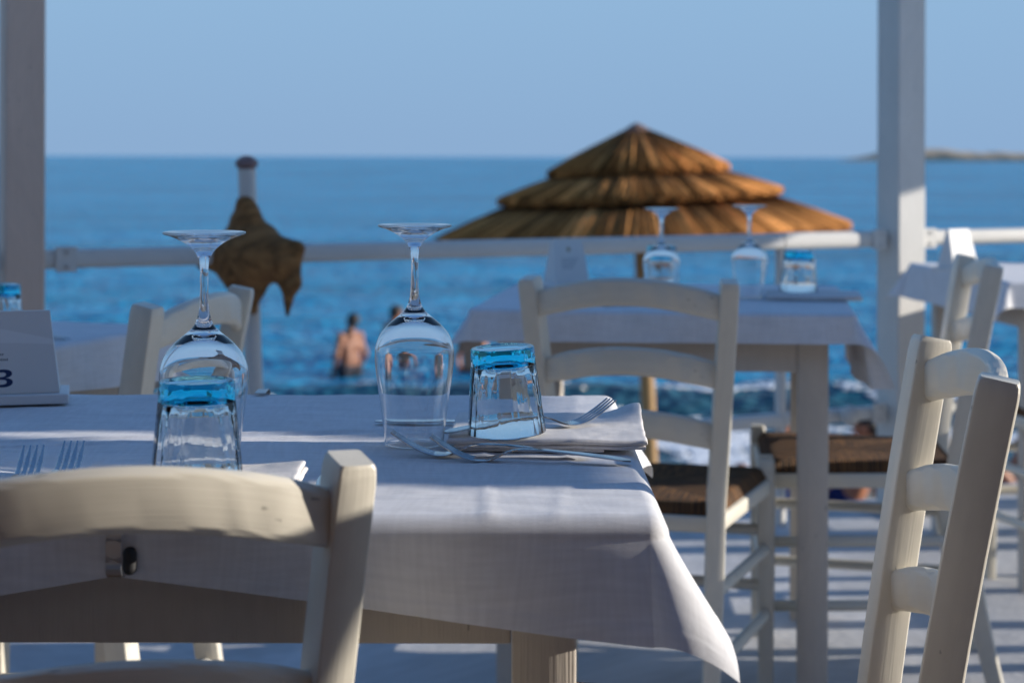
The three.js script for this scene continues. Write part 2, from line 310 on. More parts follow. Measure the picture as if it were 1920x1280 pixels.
{ // slim round pole with a cap beside the railing
  const t = thing('railing_pole', 'slim round white pole with rusty cap rising above the left railing', 'pole', [0, 0, 0]);
  const a = P(462, 312, 4.28), b = P(476, 735, 4.28); const dir = b.clone().sub(a); const base = a.clone().addScaledVector(dir, (a.y - 0.0) / -dir.y);
  part('shaft', rod(base, a, 0.0225, 20), M.white, t);
  const cap = creased(lathe([[0, 0.022], [0.012, 0.02], [0.024, 0.012], [0.029, 0.004], [0.029, -0.004], [0.0232, -0.006], [0.0232, -0.012], [0, -0.012]], 24)); cap.translate(a.x, a.y + 0.006, a.z);
  part('cap', cap, std({ color: rgb(0.26, 0.17, 0.16), roughness: 0.7 }), t);
}

// ---------------------------------------------------------------- signed-distance modelling (people, wrapped cloth)
const smin = (a, b, k) => { const h = Math.max(k - Math.abs(a - b), 0) / k; return Math.min(a, b) - h * h * k * 0.25; };
function capsule(p, a, b, ra, rb) {
  const bx = b.x - a.x, by = b.y - a.y, bz = b.z - a.z, px = p[0] - a.x, py = p[1] - a.y, pz = p[2] - a.z;
  const t = Math.min(1, Math.max(0, (px * bx + py * by + pz * bz) / (bx * bx + by * by + bz * bz + 1e-9)));
  return Math.hypot(px - bx * t, py - by * t, pz - bz * t) - (ra + (rb - ra) * t);
}
function meshField(f, c, half, res) {
  const mc = new MarchingCubes(res, new THREE.MeshBasicMaterial(), false, false, 200000);
  mc.isolation = 0; mc.reset();
  const h = res / 2, p = [0, 0, 0];
  for (let z = 0; z < res; z++) for (let y = 0; y < res; y++) for (let x = 0; x < res; x++) {
    p[0] = c.x + (x - h) / h * half; p[1] = c.y + (y - h) / h * half; p[2] = c.z + (z - h) / h * half;
    mc.field[x + y * res + z * res * res] = -f(p);
  }
  mc.update();
  const n = mc.count, pos = new Float32Array(n * 3);
  for (let i = 0; i < n; i++) { pos[i * 3] = c.x + mc.positionArray[i * 3] * half; pos[i * 3 + 1] = c.y + mc.positionArray[i * 3 + 1] * half; pos[i * 3 + 2] = c.z + mc.positionArray[i * 3 + 2] * half; }
  let g = new THREE.BufferGeometry(); g.setAttribute('position', new THREE.BufferAttribute(pos, 3));
  g = mergeVertices(g, 1e-5); g.computeVertexNormals();
  return g;
}
{ // brown cloth tied round the pole
  const D = 4.27, k = (x, y, dz = 0) => { const p = P(x, y, D); p.z += dz; return p; };
  const bones = [[k(462, 390), k(462, 426), 0.03, 0.044], [k(463, 420), k(478, 455), 0.042, 0.06], [k(430, 450), k(500, 448), 0.026, 0.03], [k(412, 474, 0.01), k(470, 482, 0.02), 0.046, 0.075], [k(470, 484, 0.02), k(516, 486, 0.02), 0.078, 0.06],
    [k(380, 474, 0.01), k(412, 474, 0.01), 0.02, 0.04], [k(372, 450, 0.0), k(376, 498, 0.0), 0.01, 0.013], [k(530, 474, 0.02), k(564, 464, 0.03), 0.024, 0.013], [k(560, 466, 0.035), k(547, 530, 0.035), 0.015, 0.022], [k(545, 530, 0.03), k(541, 588, 0.035), 0.021, 0.005],
    [k(476, 535, 0.03), k(478, 578, 0.03), 0.026, 0.01], [k(455, 515, 0.02), k(480, 538, 0.03), 0.05, 0.03]];
  const c = k(468, 485);
  const f = (p) => {
    let d = 1; for (const [a, b, ra, rb] of bones) d = smin(d, capsule(p, a, b, ra, rb), 0.02);
    const x = p[0] - c.x, y = p[1] - c.y, z = p[2] - c.z;
    const ridge = 1 - Math.abs(nz(x * 16 + y * 9, y * 7 - x * 5, z * 12)) * 2;
    return d + 0.0055 * ridge - 0.002 + 0.002 * nz(x * 40, y * 30, z * 40);
  };
  const g = meshField(f, c, 0.2, 90);
  const u = new Float32Array(g.attributes.position.count * 2); for (let i = 0; i < u.length / 2; i++) { u[i * 2] = g.attributes.position.getX(i) + g.attributes.position.getZ(i); u[i * 2 + 1] = g.attributes.position.getY(i); } g.setAttribute('uv', new THREE.BufferAttribute(u, 2));
  const bm = dataTex(128, 128, (a, b) => { const q = 0.8 + 0.25 * tn(a, b, 8, 8) + 0.15 * tn(a, b, 40, 40, 3); return [q, q * 0.97, q * 0.92]; }, true, 6, 6);
  solo('brown_cloth', g, std({ color: rgb(0.40, 0.205, 0.08), map: bm, roughness: 1, side: THREE.DoubleSide }), 'crumpled brown cloth knotted round the slim pole at the railing', 'cloth');
}

// ---------------------------------------------------------------- chairs
const strawMap = dataTex(256, 256, (u, v) => {
  const s = tn(u, v, 4, 90) * 0.35 + tn(u, v, 8, 45, 4) * 0.25 + 0.12 * Math.sin(v * 2 * Math.PI * 56), a = 0.62 + s; return [a, a * 0.86, a * 0.66];
}, true, 3, 3);
const strawBump = dataTex(256, 256, (u, v) => 0.5 + 0.38 * Math.sin(v * 2 * Math.PI * 56 + 0.5 * tn(u, v, 6, 6)) + 0.15 * tn(u, v, 6, 70), false, 3, 3);
M.straw = std({ color: rgb(0.30, 0.19, 0.10), map: strawMap, roughness: 0.85, bumpMap: strawBump, bumpScale: 0.004 });
const CH = { seat: 0.46, top: 0.872, halfTop: 0.18, halfSeat: 0.148, front: 0.2, depth: 0.39 };
const hx = (y) => CH.halfSeat + Math.max(0, (y - CH.seat)) * (CH.halfTop - CH.halfSeat) / (CH.top - CH.seat) - Math.max(0, CH.seat - y) * 0.01;
const pz = (y) => (y > CH.seat ? 0.135 * (y - CH.seat) + 0.04 * Math.pow((y - CH.seat) / 0.42, 2) * 0.3 : 0.13 * Math.pow((CH.seat - y) / CH.seat, 1.5) * 0.6);
const TWS = -1;
const chairGeo = (() => {
  const G = {};
  for (const s of [-1, 1]) {
    const ys = [0, 0.06, 0.14, 0.22, 0.3, 0.38, 0.46, 0.54, 0.62, 0.7, 0.78, 0.825, 0.847, 0.855, 0.860, 0.863], n = ys.length - 1;
    const pts = ys.map((y) => V(s * hx(y), y, pz(y))), tw = s * 13 * Math.PI / 180;
    G['post' + s] = sweep(pts, rect(0.033, 0.041, 0.004, 3).map(([a, b]) => [a * Math.cos(tw) - b * Math.sin(tw) * TWS, a * Math.sin(tw) * TWS + b * Math.cos(tw)]), V(0, 0, -1), (t) => { const y = ys[Math.round(t * n)]; const e = y > 0.847 ? [0.992, 0.972, 0.93, 0.84][ys.indexOf(y) - 12] : 1; const b = y < 0.3 ? 0.8 + 0.2 * y / 0.3 : 1; return [e * b, e * b]; }, 0.5);
    const fp = [0, 0.1, 0.25, 0.4, 0.455, 0.468, 0.474].map((y) => V(s * CH.front, y, -CH.depth));
    G['leg' + s] = sweep(fp, rect(0.034, 0.034, 0.005, 3), V(0, 0, -1), (t) => { const k = [0.82, 0.86, 0.95, 1, 1, 0.95, 0.82][Math.round(t * 6)]; return [k, k]; }, 0.5);
    G['rail' + s] = bar(V(s * (hx(0.42) + 0.002), 0.424, -0.012), V(s * CH.front, 0.424, -CH.depth + 0.012), 0.022, 0.03, 0.006);
    for (const [k, y] of [[0, 0.30], [1, 0.17]]) G['side' + s + k] = rod(V(s * hx(y), y, pz(y) - 0.015), V(s * CH.front, y, -CH.depth + 0.012), 0.0115);
  }
  for (const [k, y] of [[0, 0.335], [1, 0.225]]) G['front' + k] = rod(V(-CH.front + 0.01, y, -CH.depth), V(CH.front - 0.01, y, -CH.depth), 0.0115);
  G.back = rod(V(-hx(0.25), 0.25, pz(0.25)), V(hx(0.25), 0.25, pz(0.25)), 0.0115);
  G.frontRail = bar(V(-CH.front + 0.015, 0.424, -CH.depth), V(CH.front - 0.015, 0.424, -CH.depth), 0.022, 0.03, 0.006);
  G.backRail = bar(V(-hx(0.42) + 0.015, 0.424, 0), V(hx(0.42) - 0.015, 0.424, 0), 0.022, 0.03, 0.006);
  [[0.827, 0.028, 0.05], [0.705, 0.026, 0.05], [0.595, 0.024, 0.05]].forEach(([y, arch, h], i) => {
    const w = hx(y) - 0.012, pts = [];
    for (let k = 0; k <= 26; k++) { const t = k / 13 - 1; pts.push(V(t * w, y - 0.012 + arch * (1 - t * t), pz(y) + 0.002 + 0.03 * (1 - Math.pow(Math.abs(t), 2.2)))); }
    G['slat' + i] = sweep(pts, rect(0.019, h, 0.0085, 4), V(0, 1, 0), (t) => { const e = Math.min(t, 1 - t); return [1, 0.9 + 0.1 * sm(0, 0.15, e)]; }, 0.9);
  });
  // rush seat: padded trapezoid whose strands run in towards the middle from each side
  const n = 40, pos = [], uv = [], idx = [];
  const ring2 = (u, v) => { const w = hx(0.46) + (CH.front - hx(0.46)) * v; return [u * (w + 0.004), 0.004 - v * (CH.depth + 0.006)]; };
  for (let side = 0; side < 2; side++) for (let j = 0; j <= n; j++) for (let i = 0; i <= n; i++) {
    const u = (i / n) * 2 - 1, v = j / n, e = Math.min(1 - Math.abs(u), 2 * Math.min(v, 1 - v));
    const q = ring2(u, v), edge = Math.sqrt(Math.max(0, 1 - Math.pow(1 - Math.min(1, e / 0.12), 2)));
    const dome = 0.442 + (side ? -1 : 1) * edge * 0.021 - (side ? 0 : 0.006 * Math.max(0, e - 0.3));
    pos.push(q[0], dome, q[1]);
    Math.abs(u) > Math.abs(2 * v - 1) ? uv.push(q[0], q[1]) : uv.push(q[1], q[0]);
  }
  for (let side = 0; side < 2; side++) for (let j = 0; j < n; j++) for (let i = 0; i < n; i++) { const a = side * (n + 1) * (n + 1) + j * (n + 1) + i, b = a + 1, c = a + n + 1, d = c + 1; side ? idx.push(a, c, b, b, c, d) : idx.push(a, b, c, b, d, c); }
  const g = new THREE.BufferGeometry(); g.setAttribute('position', new THREE.Float32BufferAttribute(pos, 3)); g.setAttribute('uv', new THREE.Float32BufferAttribute(uv, 2)); g.setIndex(idx); g.computeVertexNormals(); G.seat = g;
  return G;
})();
function chair(label, x, d, turn) {
  const t = thing('ladder_back_chair', label, 'chair', [x, 0, -d], turn, 'cream ladder-back chairs on the terrace'), G = chairGeo;
  for (const s of [-1, 1]) { part('rear_post', G['post' + s], M.chair, t); part('front_leg', G['leg' + s], M.chair, t); part('seat_rail', G['rail' + s], M.chair, t); for (const k of [0, 1]) part('stretcher', G['side' + s + k], M.chair, t); }
  for (const k of [0, 1]) part('stretcher', G['front' + k], M.chair, t);
  part('stretcher', G.back, M.chair, t); part('seat_rail', G.frontRail, M.chair, t); part('seat_rail', G.backRail, M.chair, t);
  for (const k of [0, 1, 2]) part('back_slat', G['slat' + k], M.chair, t);
  part('rush_seat', G.seat, M.straw, t);
  return t;
}
const deg = Math.PI / 180;
chair('cream ladder-back chair nearest the camera, its back cut off at lower left', -0.310, 1.33, 14 * deg);
{ const near = scene.getObjectByName('ladder_back_chair'); near.scale.setScalar(0.983); near.children.filter((o) => o.name === 'back_slat').slice(1).forEach((o, i) => o.position.set(0, -0.028, -0.004)); }
chair('grey-looking chair seen from behind, pushed up to the draped table by the railing', 0.222, 3.08, -14 * deg);
chair('cream chair in sharp focus at the right edge, its top slat curving towards us', 0.405, 1.785, 86 * deg).scale.setScalar(1.012);
chair('cream chair behind the left wine glass, turned to the left-hand table', -0.55, 2.66, 77 * deg);
chair('chair with brown rush seat at the right side of the draped table by the railing', 0.925, 3.62, 84 * deg);
chair('chair cut off by the right edge, in front of the far right table', 1.47, 4.02, 6 * deg);

// ---------------------------------------------------------------- tables and cloths
const TOP = 0.775;
function table(label, cx, d, w, dep, turn, inset = 0.07, leg = 0.056) {
  const t = thing('wooden_table', label, 'table', [cx, 0, -d], turn, 'painted wooden tables');
  const top = box(w - 0.012, 0.024, dep - 0.012, 0.006); top.translate(0, TOP - 0.018, 0); part('tabletop', top, M.table, t);
  const lx = w / 2 - inset - leg / 2, lz = dep / 2 - inset * 0.55 - leg / 2;
  for (const sx of [-1, 1]) for (const sz of [-1, 1]) part('leg', bar(V(sx * lx, 0, sz * lz), V(sx * lx, TOP - 0.031, sz * lz), leg, leg, 0.003), M.table, t);
  for (const s of [-1, 1]) {
    const a = box(2 * lx - leg - 0.002, 0.088, 0.02, 0.002); a.translate(0, TOP - 0.076, s * (lz + leg / 2 - 0.014)); part('apron', a, M.table, t);
    const b = box(0.02, 0.088, 2 * lz - leg - 0.002, 0.002); b.translate(s * (lx + leg / 2 - 0.014), TOP - 0.076, 0); part('apron', b, M.table, t);
  }
  return t;
}
// cloth draped over a table: over = overhang of [left, right, far, near], each a number or a function of the position along the edge
function drape(a, b, over, o = {}) {
  const { nu = 110, nv = 100, flare = 0.5, wave = 0.006, sd = 1, crease = [], R = 0.011, wrinkle = 0.0008, lean = 0.2 } = o;
  const get = (f, t) => (typeof f === 'function' ? f(t) : f), A = a - R, B = b - R, pos = [], uv = [], idx = [];
  const axis = (n, inner) => { const l = []; const k = Math.round(n * 0.2); for (let i = 0; i < k; i++) l.push([-1, 1 - i / k]); for (let i = 0; i <= n - 2 * k; i++) l.push([0, -1 + 2 * i / (n - 2 * k)]); for (let i = 1; i <= k; i++) l.push([1, i / k]); return l; };
  const us = axis(nu), vs = axis(nv);
  for (const [vk, vt] of vs) for (const [uk, ut] of us) {
    const ub = uk ? uk * A : ut * A, vb = vk ? vk * B : vt * B;
    const su = uk ? ut * (get(over[uk < 0 ? 0 : 1], vb) + R * 0.57) : 0, sv = vk ? vt * (get(over[vk < 0 ? 2 : 3], ub) + R * 0.57) : 0;
    let x = ub, y = 0, z = vb;
    if (uk || vk) {
      const rho = Math.hypot(su, sv), phi = Math.atan2(sv, su);
      const q = Math.min(rho, R * Math.PI / 2), rest = rho - q;
      let out = R * Math.sin(q / R), dn = R * (1 - Math.cos(q / R));
      const ke = uk && vk ? lean : lean * Math.pow(uk ? Math.max(0, 1 - (B - Math.abs(vb)) / 0.3) : Math.max(0, 1 - (A - Math.abs(ub)) / 0.34), 2), k = uk && vk ? ke + (flare - ke) * Math.sin(2 * phi) : ke;
      out += rest * k; dn += rest * Math.sqrt(1 - k * k);
      if ((uk && ut > 0.86) || (vk && vt > 0.86)) out += 0.0004; // turned hem
      const along = uk && vk ? 0 : uk ? vb : ub;
      const near = Math.min(1, rest / 0.08);
      if (!(uk && vk)) { const fade = uk ? sm(B, B * 0.7, Math.abs(vb)) : sm(A, A * 0.85, Math.abs(ub)); out += near * fade * wave * (Math.sin(along * 19 + sd * 3) + 0.7 * nz(along * 14, sd, uk + 2 * vk) + 0.9) * 0.8; }
      out += near * 0.0015 * nz(su * 25 + along * 30, sv * 25, sd);
      x += uk * out * (uk && vk ? Math.cos(phi) : 1) * (uk ? 1 : 0); z += vk * out * (uk && vk ? Math.sin(phi) : 1) * (vk ? 1 : 0);
      y = -dn;
    }
    const flat = Math.max(0, 1 - (Math.hypot(su, sv)) / 0.02);
    y += flat * (wrinkle * nz(ub * 9, sd, vb * 26) + wrinkle * 0.6 * nz(ub * 30, sd + 3, vb * 60));
    for (const [ax, at, w, h, tilt] of crease) { const t = (ax ? vb - at - (tilt || 0) * ub : ub - at - (tilt || 0) * vb) / w; y += flat * h * Math.exp(-t * t); }
    pos.push(x, y, z); uv.push(ub + uk * su, vb + vk * sv);
  }
  const m = us.length;
  for (let j = 0; j < vs.length - 1; j++) for (let i = 0; i < m - 1; i++) { const p = j * m + i, q = p + 1, r = p + m, s = r + 1; idx.push(p, r, q, q, r, s); }
  const g = new THREE.BufferGeometry(); g.setAttribute('position', new THREE.Float32BufferAttribute(pos, 3)); g.setAttribute('uv', new THREE.Float32BufferAttribute(uv, 2)); g.setIndex(idx); g.computeVertexNormals();
  return g;
}
function cloth(label, cx, d, turn, geo) { const o = solo('tablecloth', geo, M.cloth, label, 'tablecloth', 'white tablecloths'); o.position.set(cx, TOP, -d); o.rotation.y = turn; return o; }
function clip(label, p, turn, h = 0.042) {
  const t = thing('cloth_clip', label, 'clip', [p.x, p.y, p.z], turn, 'steel tablecloth clips'); // bent steel strip gripping the table edge
  const s = [V(0, 0.003, -0.035), V(0, 0.004, -0.012), V(0, 0.002, 0.006), V(0, -0.006, 0.0115), V(0, -0.02, 0.012), V(0, -h + 0.006, 0.012), V(0, -h, 0.005), V(0, -h, -0.02)];
  part('strip', sweep(curve(s, 30), rect(0.014, 0.0012, 0.0005, 1), V(1, 0, 0).cross(V(0, 0, 1)).lengthSq() ? V(0, 1, 0.001) : V(0, 1, 0)), M.dullSteel, t);
  const k = new THREE.CapsuleGeometry(0.006, 0.012, 4, 10); k.translate(0.012, -h + 0.013, 0.004); part('grip', k, M.blackPlastic, t);
  return t;
}
// table 1: the laid table in focus
const T1 = { cx: -0.478, d: 1.818, a: 0.613, b: 0.378 };
table('laid table in the foreground under a white cloth', T1.cx, T1.d, 2 * T1.a, 2 * T1.b, 0, 0.078);
const nearHang = (u) => { const X = u + T1.cx; return 0.05 + (X > -0.335 ? 0.125 : 0.17) * Math.abs(X + 0.335); };
cloth('white tablecloth of the foreground table, its corner drooping at the right', T1.cx, T1.d, 0, drape(T1.a, T1.b, [0.12, 0.1, 0.1, nearHang], { nu: 330, nv: 280, flare: 0.62, lean: 0.4, R: 0.018, wave: 0.0015, wrinkle: 0.0015, sd: 2,
  crease: [[1, 0.022, 0.004, 0.0022, -0.2], [1, -0.012, 0.005, 0.0025, -0.2], [0, 0.448, 0.005, 0.0014, 0.03], [0, 0.54, 0.004, 0.0008, -0.06], [0, 0.12, 0.006, 0.0014, 0.02], [1, 0.2, 0.006, 0.0008, 0.02]] }));
clip('steel cloth clip on the near edge of the foreground table', V(-0.333, TOP + 0.001, -(T1.d - T1.b)), 0, 0.05);
// table 2: by the railing
const T2 = { cx: 0.345, d: 3.74, a: 0.385, b: 0.375, turn: -8 * deg };
table('square table by the railing behind the grey chair', T2.cx, T2.d, 2 * T2.a, 2 * T2.b, T2.turn, 0.055, 0.06);
cloth('white tablecloth of the railing table with pointed corner hanging at right', T2.cx, T2.d, T2.turn, drape(T2.a, T2.b, [0.06, 0.15, 0.12, (u) => 0.062 - 0.01 * u], { flare: 0.62, sd: 5, wave: 0.006 }));
// table 3: left
const T3 = { cx: -1.1, d: 2.84, a: 0.38, b: 0.38, turn: -20 * deg };
table('table at far left behind the number card', T3.cx, T3.d, 2 * T3.a, 2 * T3.b, T3.turn, 0.05, 0.055);
cloth('white tablecloth of the far left table behind the number card', T3.cx, T3.d, T3.turn, drape(T3.a, T3.b, [0.1, (v) => 0.075 - 0.06 * v, 0.12, 0.08], { flare: 0.55, sd: 8 }));
// table 4: right
const T4 = { cx: 1.54, d: 4.6, a: 0.36, b: 0.38, turn: 5 * deg };
table('table at far right beyond the white post', T4.cx, T4.d, 2 * T4.a, 2 * T4.b, T4.turn, 0.06, 0.042);
cloth('white tablecloth of the far right table beyond the white post', T4.cx, T4.d, T4.turn, drape(T4.a, T4.b, [0.1, 0.1, 0.1, 0.065], { flare: 0.6, sd: 11 }));
// table 6 and its chair stand outside the frame by the railing and shade the white post
const T6 = { cx: 2.32, d: 5.1, a: 0.38, b: 0.36, turn: 0 };
table('table outside the frame by the railing on the right', T6.cx, T6.d, 2 * T6.a, 2 * T6.b, T6.turn, 0.06, 0.055);
cloth('white tablecloth outside the frame by the railing on the right', T6.cx, T6.d, T6.turn, drape(T6.a, T6.b, [0.1, 0.1, 0.1, 0.1], { flare: 0.6, sd: 19, nu: 60, nv: 60 }));
chair('chair outside the frame by the railing, its back towards the white post', 1.76, 5.12, -90 * deg);
// table 5 is unseen, added outside the frame at right to shade the floor
const T5 = { cx: 2.65, d: 3.42, a: 0.6, b: 0.42, turn: -4 * deg };
table('unseen table added right of the sharp chair to shade the floor', T5.cx, T5.d, 2 * T5.a, 2 * T5.b, T5.turn, 0.06, 0.055);
cloth('white tablecloth on the unseen table added to shade the floor', T5.cx, T5.d, T5.turn, drape(T5.a, T5.b, [0.1, 0.1, 0.1, 0.1], { flare: 0.6, sd: 15, nu: 60, nv: 60 }));
const onT3 = P(122, 638, 2.83); clip('steel cloth clip on the far left table', V(onT3.x, TOP + 0.001, onT3.z + 0.01), 62 * deg, 0.045);
{ const q = P(493, 735, 2.19); clip('steel cloth clip on the far edge of the foreground table', V(q.x, TOP + 0.001, -(T1.d + T1.b)), Math.PI, 0.04); }

// ---------------------------------------------------------------- glassware
function catmull(p, n) { return new THREE.SplineCurve(p.map(([x, y]) => new THREE.Vector2(x, y))).getPoints(n).map((q) => [Math.max(0, q.x), q.y]); }
const wineGeo = (() => {
  const mm = (l) => l.map(([r, y]) => [r / 1000, y / 1000]);
  const outer = catmull(mm([[30.8, 0], [33.4, 22], [37.2, 50], [40.8, 76], [41.9, 92], [40.3, 103], [35.5, 113.5], [27.5, 122.5], [18.5, 130], [11, 136.5], [6.9, 144], [4.7, 154], [3.9, 166], [3.8, 180], [4.1, 192], [5.6, 200], [9.5, 207], [17, 213.5], [28, 219.2], [37.6, 222.2]]), 130);
  const inner = catmull(mm([[29.8, 0.5], [32.4, 22], [36.2, 50], [39.7, 76], [40.7, 92], [39.0, 102], [33.8, 112], [25.5, 120], [16, 125.6], [8, 128.2], [0, 129]]), 80);
  const rim = mm([[29.9, 0.2], [30.3, 0]]);
  const foot = mm([[38.7, 222.9], [39, 223.8], [38.6, 224.6], [37.2, 224.9], [33, 224.6], [24, 223.6], [12, 222.6], [0, 222.2]]);
  const profile = [...inner.slice().reverse(), ...rim, ...outer, ...foot];
  return smoothLathe(profile.reverse(), 192);
})();
function wine(label, p, sy = 1.026, s = 1) { const o = solo('wine_glass', wineGeo, M.glass, label, 'wine glass', 'upturned wine glasses'); o.position.copy(p); o.scale.set(s, sy, s); return o; }
const tumblerGeo = (() => {
  const mm = (l) => l.map(([r, y]) => [r / 1000, y / 1000]);
  const bodyP = mm([[0, 70], [20, 70], [29, 69.6], [30.6, 68.5], [31.2, 66.5], [32.6, 60], [36.9, 20], [38.8, 1.2], [39.1, 0.3], [39.8, 0], [40.6, 0.4], [41, 1.4], [39.4, 18], [35.6, 58], [34.3, 70.6], [34.1, 71.2], [0, 71.2]]);
  const inner = (y) => y > 3 && y < 68;
  const body = creased(lathe(bodyP.reverse().flatMap((p, i, l) => (i && Math.abs(p[1] - l[i - 1][1]) > 0.02 ? [1, 2, 3, 4, 5, 6].map((k) => [l[i - 1][0] + (p[0] - l[i - 1][0]) * k / 6, l[i - 1][1] + (p[1] - l[i - 1][1]) * k / 6]) : [p])), 120, (r, y, a) => (inner(y * 1000) && r < 0.0342 + (0.071 - y) * 0.09 && r > 0.02 ? r + 0.00035 * Math.cos(10 * a) : r)), 1.0);
  const base = creased(lathe(mm([[0, 78], [14, 77.4], [24, 75.6], [30, 73.2], [33, 71.6], [33.9, 71.5], [34.2, 71.9], [33.9, 76], [33.6, 84], [33.2, 88.6], [32.6, 89.6], [31.4, 90], [30, 89.7], [27, 88.6], [14, 87.8], [0, 87.6]]), 96), 0.9);
  return { body, base };
})();
function tumbler(label, p, tilt = [0, 0], turn = 0) {
  const t = thing('tumbler', label, 'tumbler', [p.x, p.y, p.z], turn, 'upturned blue-based tumblers'); t.rotation.x = tilt[0]; t.rotation.z = tilt[1];
  part('cup', tumblerGeo.body, M.tumbler, t); part('blue_base', tumblerGeo.base, M.blueGlass, t); return t;
}
const tableSpot = (px, d, lift = 0.0025) => { const p = P(px, 600, d); p.y = TOP + lift; return p; };
wine('large upturned wine glass behind the left tumbler on the foreground table', tableSpot(382, 1.612));
wine('large upturned wine glass in sharp focus at the centre of the foreground table', tableSpot(777, 1.796));
tumbler('upturned tumbler with blue base in front of the left wine glass', tableSpot(369, 1.51, 0.0165), [0, 0], 0.3);
tumbler('upturned blue-based tumbler tilted on a folded napkin beside the centre wine glass', tableSpot(951, 1.782, 0.0165), [0.015, 0.055], 0.1);
// on table 2
wine('blurred upturned wine glass with blue tumbler behind it on the railing table', tableSpot(1240, 3.62), 0.86, 0.93);
wine('blurred upturned wine glass second from left on the railing table', tableSpot(1405, 3.68), 0.88, 0.93);
tumbler('blurred blue-based tumbler behind the wine glass on the railing table', tableSpot(1240, 3.86, 0.014), [0, 0], 1);
tumbler('blurred blue-based tumbler at the right end of the railing table', tableSpot(1497, 3.72, 0.013), [0, 0.04], 2);
tumbler('blue-based tumbler cut by the left edge, on the far left table', tableSpot(-2, 2.82, 0.002), [0, 0], 2);
wine('upturned wine glass outside the frame, casting a shadow on the white post', V(1.99, TOP + 0.002, -5.1), 0.95, 1);

// ---------------------------------------------------------------- napkins
function napkinGeo(w, dep, layers, o = {}) {
  const list = []; const { lift = 0.012, sd = 1 } = o; let y = 0;
  layers.forEach(([x0, x1, z0, z1, h, fold], li) => { // one folded layer: a flat pillow with a rounded fold
    const n = 60, m = 34, pos = [], uv = [], idx = [];
    for (let side = 0; side < 2; side++) for (let j = 0; j <= m; j++) for (let i = 0; i <= n; i++) {
      const e = (k, c) => { const t = k / c; return t < 0.12 ? 0.5 * Math.pow(t / 0.12, 2) * 0.12 + t * 0 : t > 0.88 ? 1 - 0.06 * Math.pow((1 - t) / 0.12, 2) : 0.06 + (t - 0.12) / 0.76 * 0.88; };
      const u = e(i, n), v = e(j, m), X = x0 + (x1 - x0) * u, Z = z0 + (z1 - z0) * v;
      const eu = Math.min(u, 1 - u) * (x1 - x0), ev = Math.min(v, 1 - v) * (z1 - z0), E = Math.min(eu, ev, h / 2) / (h / 2), th = Math.sqrt(Math.max(0, 1 - (1 - E) * (1 - E)));
      const wob = 0.0012 * nz(X * 22, sd + li * 0.15, Z * 22) + 0.0006 * nz(X * 70, sd + li, Z * 70);
      const curl = lift * Math.pow(sm(0.75, 1, u) * sm(0.6, 0, v), 1.3) * (li + 1) / layers.length;
      pos.push(X + 0.0012 * nz(Z * 40, li, sd), y + h / 2 + (side ? -1 : 1) * th * h / 2 + wob + curl, Z + 0.0015 * nz(X * 30, li * 3, sd)); uv.push(X, Z);
    }
    const q = (n + 1) * (m + 1);
    for (let side = 0; side < 2; side++) for (let j = 0; j < m; j++) for (let i = 0; i < n; i++) { const a = side * q + j * (n + 1) + i, b = a + 1, c = a + n + 1, d = c + 1; side ? idx.push(a, b, c, b, d, c) : idx.push(a, c, b, b, c, d); }
    const g = new THREE.BufferGeometry(); g.setAttribute('position', new THREE.Float32BufferAttribute(pos, 3)); g.setAttribute('uv', new THREE.Float32BufferAttribute(uv, 2)); g.setIndex(idx); g.computeVertexNormals(); list.push(g);
    y += h * 0.93;
  });
  return merge(list);
}
{
  const g = napkinGeo(0, 0, [[-0.085, 0.062, -0.085, 0.086, 0.0042], [-0.092, 0.105, -0.088, 0.089, 0.0044], [-0.1, 0.106, -0.092, 0.09, 0.0058]], { lift: 0.013, sd: 3 });
  const o = solo('folded_napkin', g, M.napkin, 'folded cream napkin under the tilted tumbler beside two forks', 'napkin', 'folded napkins'); o.position.set(0.036, TOP + 0.002, -1.835); o.rotation.y = -0.03;
}
{
  const g = napkinGeo(0, 0, [[-0.1, 0.1, -0.085, 0.085, 0.0048], [-0.1, 0.103, -0.088, 0.086, 0.0056], [-0.1, 0.101, -0.085, 0.085, 0.005]], { lift: 0.004, sd: 9 });
  const o = solo('folded_napkin', g, M.napkin, 'folded napkin under the left tumbler behind the near chair', 'napkin', 'folded napkins'); o.position.set(-0.294, TOP + 0.002, -1.512);
}
{
  const g = napkinGeo(0, 0, [[-0.1, 0.1, -0.08, 0.08, 0.005], [-0.1, 0.1, -0.08, 0.08, 0.006]], { lift: 0.0, sd: 4 });
  for (const [px, d, label] of [[1525, 3.68, 'folded napkin under the right tumbler on the railing table'], [1240, 3.72, 'folded napkin behind the grey chair on the railing table']]) { const p = tableSpot(px, d, 0.002); const o = solo('folded_napkin', g, M.napkin, label, 'napkin', 'folded napkins'); o.position.copy(p); o.rotation.y = T2.turn; }
}

